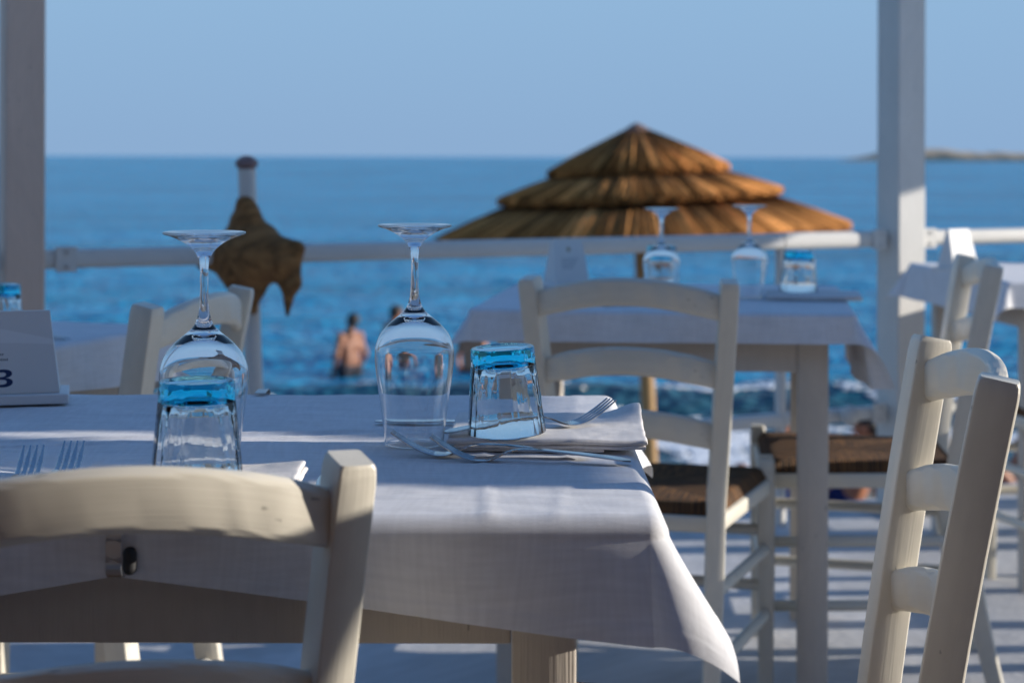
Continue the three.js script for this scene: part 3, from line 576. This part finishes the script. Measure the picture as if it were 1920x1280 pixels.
// ---------------------------------------------------------------- cutlery (tip towards -x, lying along x)
const forkProfile = [[-0.1, 0.0245], [-0.088, 0.0165], [-0.074, 0.0085], [-0.062, 0.0035], [-0.05, 0.0018], [-0.038, 0.0032], [-0.026, 0.008], [-0.014, 0.0115], [0.004, 0.012], [0.04, 0.0095], [0.075, 0.006], [0.1, 0.0028]];
const fy2 = (() => { const c = new THREE.SplineCurve(forkProfile.map(([x, y]) => new THREE.Vector2(x, y))).getPoints(160); return (x) => { let i = 0; while (i < c.length - 2 && c[i + 1].x < x) i++; const t = (x - c[i].x) / (c[i + 1].x - c[i].x); return c[i].y + (c[i + 1].y - c[i].y) * Math.max(0, Math.min(1, t)); }; })();
const forkGeo = (() => {
  const pts = (x0, x1, n, z = 0) => Array.from({ length: n }, (_, i) => { const x = x0 + (x1 - x0) * i / (n - 1); return V(x, fy2(x), z); });
  const wOf = (x) => (x < -0.045 ? 0.0245 : x < -0.02 ? 0.0245 - (0.0245 - 0.0065) * sm(-0.045, -0.022, x) : 0.0065 + 0.012 * sm(0.0, 0.085, x) - 0.009 * sm(0.092, 0.1, x));
  const strip = (x0, x1, n) => { const p = pts(x0, x1, n); return sweep(p, rect(1, 1, 0.3, 2), V(0, 1, 0), (t) => [wOf(x0 + (x1 - x0) * t), 0.0022], 0.9); };
  const tine = (k) => sweep(pts(-0.1, -0.0555, 14, (k - 1.5) * 0.0062), rect(1, 1, 0.3, 2), V(0, 1, 0), (t) => [0.0022 + 0.002 * sm(0, 0.5, t), 0.0014 + 0.0008 * t], 0.9);
  return { head: strip(-0.056, -0.012, 24), handle: strip(-0.0125, 0.1, 30), tines: [0, 1, 2, 3].map(tine) };
})();
function fork(label, p, turn, roll = 0) {
  const t = thing('fork', label, 'fork', [p.x, p.y, p.z], turn, 'steel forks'); t.rotation.order = 'YXZ'; t.rotation.z = roll;
  part('handle', forkGeo.handle, M.steel, t); part('head', forkGeo.head, M.steel, t); forkGeo.tines.forEach((g) => part('tine', g, M.steel, t)); return t;
}
const knifeGeo = (() => {
  const s = new THREE.Shape(); s.moveTo(-0.1, 0.001); s.bezierCurveTo(-0.098, 0.009, -0.08, 0.0105, -0.06, 0.0105); s.lineTo(0.0, 0.0085); s.lineTo(0.004, -0.0065); s.lineTo(-0.07, -0.0075); s.bezierCurveTo(-0.088, -0.0075, -0.098, -0.004, -0.1, 0.001);
  const blade = new THREE.ExtrudeGeometry(s, { depth: 0.0008, bevelEnabled: true, bevelSize: 0.0005, bevelThickness: 0.0004, bevelSegments: 2 }); blade.rotateX(-Math.PI / 2); blade.translate(0, 0.002, 0);
  const handle = sweep(line(V(0.0, 0.0033, -0.0012), V(0.1, 0.0033, -0.0012), 20), rect(1, 1, 0.35, 3), V(0, 1, 0), (t) => [0.013 + 0.006 * t - 0.006 * sm(0.93, 1, t), 0.0045 + 0.0015 * t], 0.9);
  return { blade, handle };
})();
function knife(label, p, turn, roll = 0) { const t = thing('table_knife', label, 'knife', [p.x, p.y, p.z], turn, 'steel knives'); t.rotation.order = 'YXZ'; t.rotation.x = roll; part('blade', knifeGeo.blade, M.steel, t); part('handle', knifeGeo.handle, M.steel, t); return t; }
fork('rear fork of the pair whose tines rise in front of the centre wine glass', V(-0.022, TOP + 0.0012, -1.728), -0.06);
fork('front fork of the pair whose tines rise in front of the centre wine glass', V(0.019, TOP + 0.0012, -1.698), -0.08);
{ const f = fork('fork lying on the napkin beside the tilted tumbler', V(0.02, TOP + 0.0175, -1.805), Math.PI - 0.42 + 0.9, 0); }
fork('fork standing up dark behind the near chair, left of the pair', P(80, 870, 1.64).setY(TOP + 0.001).setZ(-1.545), -Math.PI / 2 + 0.1);
fork('fork standing up dark behind the near chair, right of the pair', P(148, 870, 1.665).setY(TOP + 0.001).setZ(-1.57), -Math.PI / 2 + 0.06);
knife('knife with its tip behind the centre wine glass', P(868, 792, 1.935).setY(TOP + 0.002), 0.02);
knife('knife with bright blade beside the near chair post', P(602, 905, 1.52).setY(TOP + 0.003), -Math.PI / 2 + 0.05, 0.35);
fork('blurred left fork on the railing table', tableSpot(1128, 3.55, 0.0015), -Math.PI / 2 + 0.1);
fork('blurred right fork on the railing table', tableSpot(1158, 3.56, 0.0015), -Math.PI / 2 + 0.1);

// ---------------------------------------------------------------- table cards
function cardTexture(front) {
  const cv = document.createElement('canvas'); cv.width = 512; cv.height = 512; const c = cv.getContext('2d');
  c.fillStyle = '#eceae6'; c.fillRect(0, 0, 512, 512);
  if (front) {
    c.fillStyle = '#f7f6f3'; c.beginPath(); c.moveTo(0, 70); c.bezierCurveTo(170, 60, 330, 120, 512, 190); c.lineTo(512, 215); c.bezierCurveTo(300, 190, 150, 190, 0, 215); c.fill();
    c.fillStyle = '#23262c'; c.font = 'bold 22px sans-serif'; c.textAlign = 'right'; c.fillText('per', 300, 275); c.fillText('ei vini', 316, 308);
    c.fillStyle = '#10305f'; c.font = 'bold 150px sans-serif'; c.textAlign = 'left'; c.fillText('3', 258, 470);
  } else { c.fillStyle = '#b9a78c'; c.beginPath(); c.arc(250, 130, 30, 0, 7); c.fill(); c.fillStyle = '#9aa0a8'; for (let i = 0; i < 4; i++) c.fillRect(120, 240 + i * 34, 260 - i * 30, 10); }
  const t = new THREE.CanvasTexture(cv); t.colorSpace = THREE.SRGBColorSpace; return t;
}
function card(label, p, turn, w, h, tex, group = 'table cards') {
  const t = thing('table_card', label, 'table card', [p.x, p.y, p.z], turn, group);
  const white = std({ color: rgb(0.76, 0.76, 0.75), roughness: 0.45 });
  const s = new THREE.Shape([[-0.028, 0], [0.028, 0], [0.006, h], [-0.006, h]].map(([x, y]) => new THREE.Vector2(x, y)));
  const bw = w / 2, pos = [], q = (x, y, z) => pos.push(x, y, z);
  // wedge: front and back lean together, the sides taper to the top
  const tw = bw * 0.84, B = [[-bw, 0, 0.03], [bw, 0, 0.03], [bw, 0, -0.03], [-bw, 0, -0.03]], C = [[-tw, h, 0.004], [tw, h, 0.004], [tw, h, -0.004], [-tw, h, -0.004]];
  const face = (a, b, c, d) => { for (const v of [a, b, c, a, c, d]) q(...v); };
  face(B[1], B[2], C[2], C[1]); face(B[2], B[3], C[3], C[2]); face(B[3], B[0], C[0], C[3]); face(C[0], C[1], C[2], C[3]); face(B[0], B[3], B[2], B[1]);
  const g = new THREE.BufferGeometry(); g.setAttribute('position', new THREE.Float32BufferAttribute(pos, 3)); g.computeVertexNormals(); g.translate(0, 0.0125, 0); part('wedge', g, white, t);
  const f = new THREE.BufferGeometry(), k = 0.0; f.setAttribute('position', new THREE.Float32BufferAttribute([...B[0], ...B[1], ...C[1], ...B[0], ...C[1], ...C[0]], 3));
  f.setAttribute('uv', new THREE.Float32BufferAttribute([0, 0, 1, 0, 0.92, 1, 0, 0, 0.92, 1, 0.08, 1], 2)); f.computeVertexNormals(); f.translate(0, 0.0125, 0);
  part('printed_face', f, std({ color: rgb(0.9, 0.9, 0.9), map: tex, roughness: 0.5 }), t);
  const b = box(w + 0.022, 0.012, 0.085, 0.002); b.translate(0, 0.006, 0); part('base', b, white, t);
  return t;
}
const face3 = cardTexture(true), faceB = cardTexture(false);
card('number 3 table card cut by the left edge of the foreground table', V(-0.638, TOP + 0.0025, -2.098), 0.24, 0.16, 0.098, face3);
card('small blurred tent card on the railing table behind the grey chair', tableSpot(1062, 3.98, 0.002), 0.5, 0.09, 0.1, faceB);
card('small sunlit tent card on the far right table', V(1.19, TOP + 0.002, -4.55), 0.55, 0.09, 0.1, faceB);

// ---------------------------------------------------------------- thatched beach parasol
{
  const D = 11.9, px = D / FPX, c = P(1200, 293, D), apexY = EYE + 65 * px, ground = beachY(c.x, D);
  const t = thing('thatched_parasol', 'three-tiered thatched straw parasol on the beach beyond the railing', 'parasol', [c.x + 0.12, ground, c.z]); t.rotation.z = 0.045;
  const H = apexY - ground;
  const wood = std({ color: rgb(0.5, 0.31, 0.14), roughness: 0.7, map: paintMap });
  part('pole', rod(V(0, -0.3, 0), V(0, H - 0.1, 0), 0.05, 20), wood, t);
  const tiers = [[0.06, 0.05, 0.62, 0.30], [0.40, 0.312, 0.98, 0.48], [0.76, 0.495, 1.42, 0.735]];
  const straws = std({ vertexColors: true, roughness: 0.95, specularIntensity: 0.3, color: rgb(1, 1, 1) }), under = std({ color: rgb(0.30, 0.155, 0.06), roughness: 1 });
  tiers.forEach(([r0, y0, r1, y1], k) => {
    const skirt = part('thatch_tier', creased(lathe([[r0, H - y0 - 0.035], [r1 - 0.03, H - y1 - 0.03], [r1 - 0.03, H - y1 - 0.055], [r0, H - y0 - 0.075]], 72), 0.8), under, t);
    const list = [], n = [3200, 5000, 7000][k];
    for (let i = 0; i < n; i++) {
      const a = rr(0, 2 * Math.PI), s = rr(0, k ? 0.35 : 0.5) * (i % 3 ? 1 : 0), e = 1 + rr(-0.05, 0.035) + 0.02 * nz(a * 6, k, 3), off = rr(-0.03, 0.012);
      const ra = r0 + (r1 - r0) * s, ya = H - (y0 + (y1 - y0) * s), rb = r0 + (r1 - r0) * e, yb = H - (y0 + (y1 - y0) * e) - 0.02 * e * e;
      const a2 = a + rr(-0.03, 0.03) / (1 + k), w = rr(0.003, 0.0068) * (1 + 0.2 * k);
      const g = sweep([V(ra * Math.cos(a), ya + off, ra * Math.sin(a)), V((ra + rb) / 2 * Math.cos((a + a2) / 2), (ya + yb) / 2 + off + 0.006, (ra + rb) / 2 * Math.sin((a + a2) / 2)), V(rb * Math.cos(a2), yb + off, rb * Math.sin(a2))], [[w, 0], [0, w], [-w, 0], [0, -w]], V(0, 1, 0), (q) => [0.5 + 0.6 * q, 0.5 + 0.6 * q], 1.6);
      const clump = Math.max(0, 0.5 + 0.9 * nz(Math.cos(a) * 9, k * 3, Math.sin(a) * 9) + 0.5 * nz(Math.cos(a) * 26, k * 5, Math.sin(a) * 26)), v = 0.22 + 0.5 * rnd() * clump + 0.55 * clump, dark = rnd() < 0.3 ? 0.35 : 1;
      const pale = rnd() < 0.3 ? 1.35 : 1, col = [0.70 * v * dark * pale, 0.295 * v * dark * Math.pow(pale, 1.35), 0.088 * v * dark * Math.pow(pale, 1.7)], arr = new Float32Array(g.attributes.position.count * 3); for (let q = 0; q < arr.length; q += 3) { arr[q] = col[0]; arr[q + 1] = col[1]; arr[q + 2] = col[2]; }
      g.setAttribute('color', new THREE.BufferAttribute(arr, 3)); list.push(g);
    }
    const st = part('straw', merge(list), straws, skirt); st.userData.kind = 'stuff';
  });
  const cap = creased(lathe([[0, H], [0.035, H - 0.015], [0.10, H - 0.055], [0.175, H - 0.105], [0.165, H - 0.125], [0, H - 0.1]], 40, (r, y, a) => r * (1 + 0.03 * Math.sin(a * 13) + 0.02 * Math.sin(a * 29))), 0.7);
  part('cap', cap, std({ color: rgb(0.19, 0.105, 0.075), roughness: 0.9 }), t);
  for (let i = 0; i < 8; i++) { const a = i / 8 * 2 * Math.PI; part('rib', rod(V(0.05 * Math.cos(a), H - 0.2, 0.05 * Math.sin(a)), V(1.34 * Math.cos(a), H - 0.80, 1.34 * Math.sin(a)), 0.018, 8), wood, t); }
}

// ---------------------------------------------------------------- people
const skin = (k) => std({ color: rgb(0.44 * k, 0.18 * k, 0.095 * k), roughness: 0.55 });
const hairM = std({ color: rgb(0.018, 0.013, 0.011), roughness: 0.6 });
function handGeo(wrist, dir, palm) { // five bent fingers on a palm
  const Z = dir.clone().normalize(), Y = palm.clone().addScaledVector(Z, -palm.dot(Z)).normalize(), X = V().crossVectors(Y, Z);
  const at = (x, y, z) => wrist.clone().addScaledVector(X, x).addScaledVector(Y, y).addScaledVector(Z, z);
  const b = [[at(0, 0, -0.02), at(0, 0, 0.02), 0.026, 0.028], [at(-0.018, 0, 0.03), at(-0.026, 0, 0.085), 0.018, 0.012], [at(0, 0, 0.03), at(0, 0, 0.09), 0.018, 0.013], [at(0.018, 0, 0.03), at(0.026, 0, 0.085), 0.018, 0.012]];
  [[-0.03, 0.058], [-0.01, 0.075], [0.011, 0.07], [0.031, 0.052]].forEach(([x, l]) => { b.push([at(x, 0, 0.085), at(x * 1.1, 0.004, 0.085 + l * 0.55), 0.0098, 0.009], [at(x * 1.1, 0.004, 0.085 + l * 0.55), at(x * 1.15, 0.018, 0.085 + l), 0.009, 0.0078]); });
  b.push([at(-0.025, 0.004, 0.02), at(-0.05, 0.01, 0.055), 0.014, 0.011], [at(-0.05, 0.01, 0.055), at(-0.056, 0.016, 0.085), 0.011, 0.009]);
  return meshField((p) => { let d = 1; for (const [a, c, ra, rb] of b) d = smin(d, capsule(p, a, c, ra, rb), 0.007); return d; }, at(0, 0, 0.06), 0.12, 64);
}
function headGeo(c, face, up) { // skull, jaw, nose, ears, brow with eye hollows, mouth
  const Z = face.clone().normalize(), Y = up.clone().addScaledVector(Z, -up.dot(Z)).normalize(), X = V().crossVectors(Y, Z);
  const at = (x, y, z) => c.clone().addScaledVector(X, x).addScaledVector(Y, y).addScaledVector(Z, z);
  const b = [[at(0, 0.035, -0.02), at(0, 0.03, 0.02), 0.082, 0.078], [at(0, -0.03, 0.015), at(0, -0.075, 0.045), 0.062, 0.036], [at(0, 0.012, 0.09), at(0, -0.022, 0.108), 0.009, 0.013], [at(-0.077, -0.005, 0), at(-0.082, 0.02, -0.006), 0.014, 0.018], [at(0.077, -0.005, 0), at(0.082, 0.02, -0.006), 0.014, 0.018], [at(-0.035, 0.032, 0.082), at(0.035, 0.032, 0.082), 0.014, 0.014], [at(-0.018, -0.05, 0.086), at(0.018, -0.05, 0.086), 0.008, 0.008], [at(0, -0.04, -0.02), at(0, -0.15, -0.03), 0.055, 0.058]];
  const eyes = [at(-0.032, 0.008, 0.108), at(0.032, 0.008, 0.108)];
  const skull = meshField((p) => { let d = 1; for (const [a, e, ra, rb] of b) d = smin(d, capsule(p, a, e, ra, rb), 0.02); for (const e of eyes) d = Math.max(d, -(Math.hypot(p[0] - e.x, p[1] - e.y, p[2] - e.z) - 0.019)); return d; }, at(0, -0.02, 0.01), 0.17, 72);
  const hb = [[at(0, 0.045, -0.03), at(0, 0.05, 0.015), 0.092, 0.085], [at(0, 0.0, -0.055), at(0, -0.05, -0.06), 0.07, 0.05]];
  const cut = at(0, 0.035, 0.07);
  const hair = meshField((p) => { let d = 1; for (const [a, e, ra, rb] of hb) d = smin(d, capsule(p, a, e, ra, rb), 0.03); const f = Math.hypot(p[0] - cut.x, p[1] - cut.y, p[2] - cut.z); const yy = (p[0] - cut.x) * Y.x + (p[1] - cut.y) * Y.y + (p[2] - cut.z) * Y.z, zz = (p[0] - cut.x) * Z.x + (p[1] - cut.y) * Z.y + (p[2] - cut.z) * Z.z; d = Math.max(d, Math.min(zz + 0.045, -yy + 0.02)); return d + 0.003 * nz(p[0] * 60, p[1] * 60, p[2] * 60); }, at(0, 0.01, -0.01), 0.16, 56);
  const eyeList = eyes.map((e) => { const g = new THREE.SphereGeometry(0.0125, 12, 8); const q = e.clone().addScaledVector(Z, -0.024); g.translate(q.x, q.y, q.z); return g; });
  return { skull, hair, eyes: merge(eyeList) };
}
function person(label, pos, turn, J, skinTone, wear, group) {
  const t = thing('person', label, 'person', [pos.x, pos.y, pos.z], turn, group);
  const B = [];
  const add = (a, b, ra, rb) => B.push([a, b, ra, rb]);
  const mid = (a, b, k = 0.5) => a.clone().lerp(b, k);
  const sh = mid(J.shL, J.shR), hip = mid(J.hipL, J.hipR), chest = mid(sh, hip, 0.3), waist = mid(sh, hip, 0.68);
  const across = J.shR.clone().sub(J.shL).normalize();
  for (const s of [-1, 1]) {
    add(chest.clone().addScaledVector(across, s * 0.075), waist.clone().addScaledVector(across, s * 0.055), 0.098, 0.088);
    add(waist.clone().addScaledVector(across, s * 0.055), hip.clone().addScaledVector(across, s * 0.07), 0.088, 0.1);
  }
  add(J.shL, J.shR, 0.06, 0.06); add(sh, J.neck, 0.065, 0.055); add(mid(sh, chest), J.neck, 0.07, 0.052);
  for (const S of ['L', 'R']) {
    add(J['sh' + S], J['el' + S], 0.052, 0.04); add(J['el' + S], J['wr' + S], 0.041, 0.027);
    add(J['hip' + S], J['kn' + S], 0.088, 0.056); add(J['kn' + S], mid(J['kn' + S], J['an' + S], 0.35), 0.056, 0.056); add(mid(J['kn' + S], J['an' + S], 0.35), J['an' + S], 0.056, 0.036); add(J['an' + S], J['to' + S], 0.038, 0.026);
  }
  const box3 = new THREE.Box3().setFromPoints([...Object.values(J)]), c = box3.getCenter(V()), s = box3.getSize(V()), half = Math.max(s.x, s.y, s.z) / 2 + 0.16;
  const field = (p) => { let d = 2; for (const [a, b, ra, rb] of B) d = smin(d, capsule(p, a, b, ra, rb), 0.045); return d; };
  const body = meshField(field, c, half, 104);
  const face = J.face, H = headGeo(J.head, face, J.head.clone().sub(J.neck));
  const strip = (g) => { const h = g.index ? g.toNonIndexed() : g.clone(); for (const k of Object.keys(h.attributes)) if (!['position', 'normal'].includes(k)) h.deleteAttribute(k); return h; };
  const parts = [body, H.skull];
  for (const S of ['L', 'R']) parts.push(handGeo(J['wr' + S], J['hd' + S], V(0, 0, 1)));
  part('body', mergeGeometries(parts.map(strip)), skin(skinTone), t);
  part('hair', H.hair, hairM, t); part('eyes', H.eyes, std({ color: rgb(0.05, 0.04, 0.035), roughness: 0.2 }), t);
  const hb = [[hip.clone().addScaledVector(across, -0.07), J.hipL, 0.112, 0.105], [hip.clone().addScaledVector(across, 0.07), J.hipR, 0.112, 0.105], [J.hipL, mid(J.hipL, J.knL, 0.35), 0.105, 0.088], [J.hipR, mid(J.hipR, J.knR, 0.35), 0.105, 0.088]];
  part('swim_shorts', meshField((p) => { let d = 2; for (const [a, b, ra, rb] of hb) d = smin(d, capsule(p, a, b, ra, rb), 0.04); return d + 0.004 * nz(p[0] * 25, p[1] * 25, p[2] * 25); }, hip.clone().add(J.knL.clone().sub(J.hipL).multiplyScalar(0.15)), 0.34, 60), std({ color: wear, roughness: 0.9 }), t);
  return t;
}
const standing = (o = {}) => ({ shL: V(-0.17, 1.4, 0), shR: V(0.17, 1.4, 0), neck: V(0, 1.49, 0), head: V(0.01, 1.62, 0.02), face: V(0.3, -0.1, -1), hipL: V(-0.1, 0.92, 0), hipR: V(0.1, 0.92, 0), elL: V(-0.25, 1.13, 0.03), elR: V(0.25, 1.13, 0.03), wrL: V(-0.23, 0.9, -0.08), wrR: V(0.23, 0.9, -0.08), hdL: V(0, -1, -0.3), hdR: V(0, -1, -0.3), knL: V(-0.11, 0.5, -0.02), knR: V(0.11, 0.5, -0.02), anL: V(-0.12, 0.08, 0.02), anR: V(0.12, 0.08, 0.02), toL: V(-0.13, 0.03, -0.14), toR: V(0.13, 0.03, -0.14), ...o });
const sitting = (o = {}) => ({ shL: V(-0.17, 0.55, 0.17), shR: V(0.17, 0.55, 0.17), neck: V(0, 0.64, 0.16), head: V(0, 0.77, 0.13), face: V(-0.2, -0.15, -1), hipL: V(-0.1, 0.12, 0), hipR: V(0.1, 0.12, 0), elL: V(-0.27, 0.32, 0.3), elR: V(0.27, 0.32, 0.3), wrL: V(-0.3, 0.09, 0.36), wrR: V(0.3, 0.09, 0.36), hdL: V(-0.3, -0.45, 0.4), hdR: V(0.3, -0.45, 0.4), knL: V(-0.13, 0.46, -0.3), knR: V(0.13, 0.44, -0.32), anL: V(-0.12, 0.08, -0.52), anR: V(0.12, 0.08, -0.56), toL: V(-0.12, 0.035, -0.7), toR: V(0.12, 0.035, -0.74), ...o });
{
  const bather = (px, d, depth) => { const p = P(px, 500, d); p.y = SEA_Y - depth; return p; };
  person('bather standing waist-deep in the sea, left of the centre wine glass', bather(656, 25, 0.86), 0.7, standing({ head: V(0.03, 1.61, 0.02) }), 0.72, rgb(0.03, 0.03, 0.04), 'bathers in the sea');
  person('bather seen behind the bowl of the centre wine glass', bather(744, 26.5, 0.88), -0.5, standing({ elR: V(0.27, 1.14, -0.06), wrR: V(0.2, 1.0, -0.26) }), 0.85, rgb(0.03, 0.05, 0.12), 'bathers in the sea');
  person('bather at the corner of the railing table cloth, beside the tilted tumbler', bather(886, 25.5, 0.98), -0.4, standing({ elL: V(-0.27, 1.16, -0.05) }), 1.15, rgb(0.12, 0.03, 0.03), 'bathers in the sea');
  const lounger = (px, d) => { const p = P(px, 500, d); p.y = beachY(p.x, d) + 0.05; return p; };
  person('beachgoer sitting beyond the rush-seated chair, partly hidden by table legs', lounger(1456, 14.3), 2.4, sitting(), 1.0, rgb(0.03, 0.08, 0.35), 'beachgoers below the terrace');
  person('beachgoer sitting beside the white post, seen over the rush seat', lounger(1592, 14.3), 1.2, sitting({ head: V(0.02, 0.76, 0.14) }), 1.05, rgb(0.01, 0.02, 0.1), 'beachgoers below the terrace');
  person('beachgoer sitting at the right edge behind the sharp chair', lounger(1905, 14.6), 1.9, sitting(), 0.95, rgb(0.02, 0.08, 0.4), 'beachgoers below the terrace');
}
{ // things on the beach
  const spot = (px, d) => { const p = P(px, 500, d); p.y = beachY(p.x, d) + 0.01; return p; };
  const tow = (label, px, d, w, l, turn, col) => {
    const n = 30, g = new THREE.PlaneGeometry(w, l, n, n); g.rotateX(-Math.PI / 2); const p = g.attributes.position;
    for (let i = 0; i < p.count; i++) p.setY(i, 0.03 + 0.02 * nz(p.getX(i) * 3, turn, p.getZ(i) * 3)); g.computeVertexNormals();
    const o = solo('beach_towel', g, std({ color: col, roughness: 0.95, side: THREE.DoubleSide }), label, 'towel', 'towels on the beach'); o.position.copy(spot(px, d)); o.rotation.y = turn;
  };
  tow('bright blue beach towel beside the sitting beachgoer', 1440, 13.9, 0.8, 1.5, 0.5, rgb(0.03, 0.25, 0.7));
  tow('navy beach towel beside the white post', 1612, 13.5, 0.9, 1.7, 0.2, rgb(0.01, 0.03, 0.14));
  tow('royal blue towel at the right edge behind the sharp chair', 1895, 14.4, 0.9, 1.7, 0.3, rgb(0.02, 0.1, 0.45));
  const c = spot(1278, 13.9), t = thing('cool_box', 'orange cool box with white lid seen under the grey chair seat', 'cool box', [c.x, c.y, c.z], 0.2);
  const bd = box(0.34, 0.16, 0.24, 0.03); bd.translate(0, 0.09, 0); part('tub', bd, std({ color: rgb(0.75, 0.28, 0.02), roughness: 0.4 }), t);
  const ld = box(0.35, 0.06, 0.25, 0.02); ld.translate(0, 0.2, 0); part('lid', ld, std({ color: rgb(0.75, 0.74, 0.76), roughness: 0.4 }), t);
  part('handle', sweep(curve([V(-0.16, 0.2, 0), V(-0.12, 0.27, 0), V(0.12, 0.27, 0), V(0.16, 0.2, 0)], 16), ring(0.01, 8), V(0, 0, 1)), std({ color: rgb(0.75, 0.74, 0.76), roughness: 0.4 }), t);
  const geo = new THREE.IcosahedronGeometry(1, 1), list = [], q = new THREE.Matrix4(), qq = new THREE.Quaternion();
  for (let i = 0; i < 5000; i++) { const d = rr(12, 18), x = rr(-4, 7), s = rr(0.008, 0.035); q.compose(V(x, beachY(x, d) + 0.01 + 0.05 * nz(x * 0.5, 0, d * 0.5), -d), qq.setFromEuler(new THREE.Euler(rr(0, 6), rr(0, 6), rr(0, 6))), V(s, s * 0.6, s * 0.85)); list.push(q.clone()); }
  const o = new THREE.InstancedMesh(geo, std({ color: rgb(0.4, 0.38, 0.35), roughness: 0.85 }), list.length); list.forEach((m, i) => { o.setMatrixAt(i, m); const v = rr(0.4, 1.3); o.setColorAt(i, new THREE.Color().setRGB(v, v * 0.97, v * 0.92)); });
  o.name = 'pebbles'; o.userData = { kind: 'stuff', label: 'small pebbles strewn over the sand', category: 'pebbles' }; o.castShadow = o.receiveShadow = true; scene.add(o);
}
renderer.render(scene, camera);
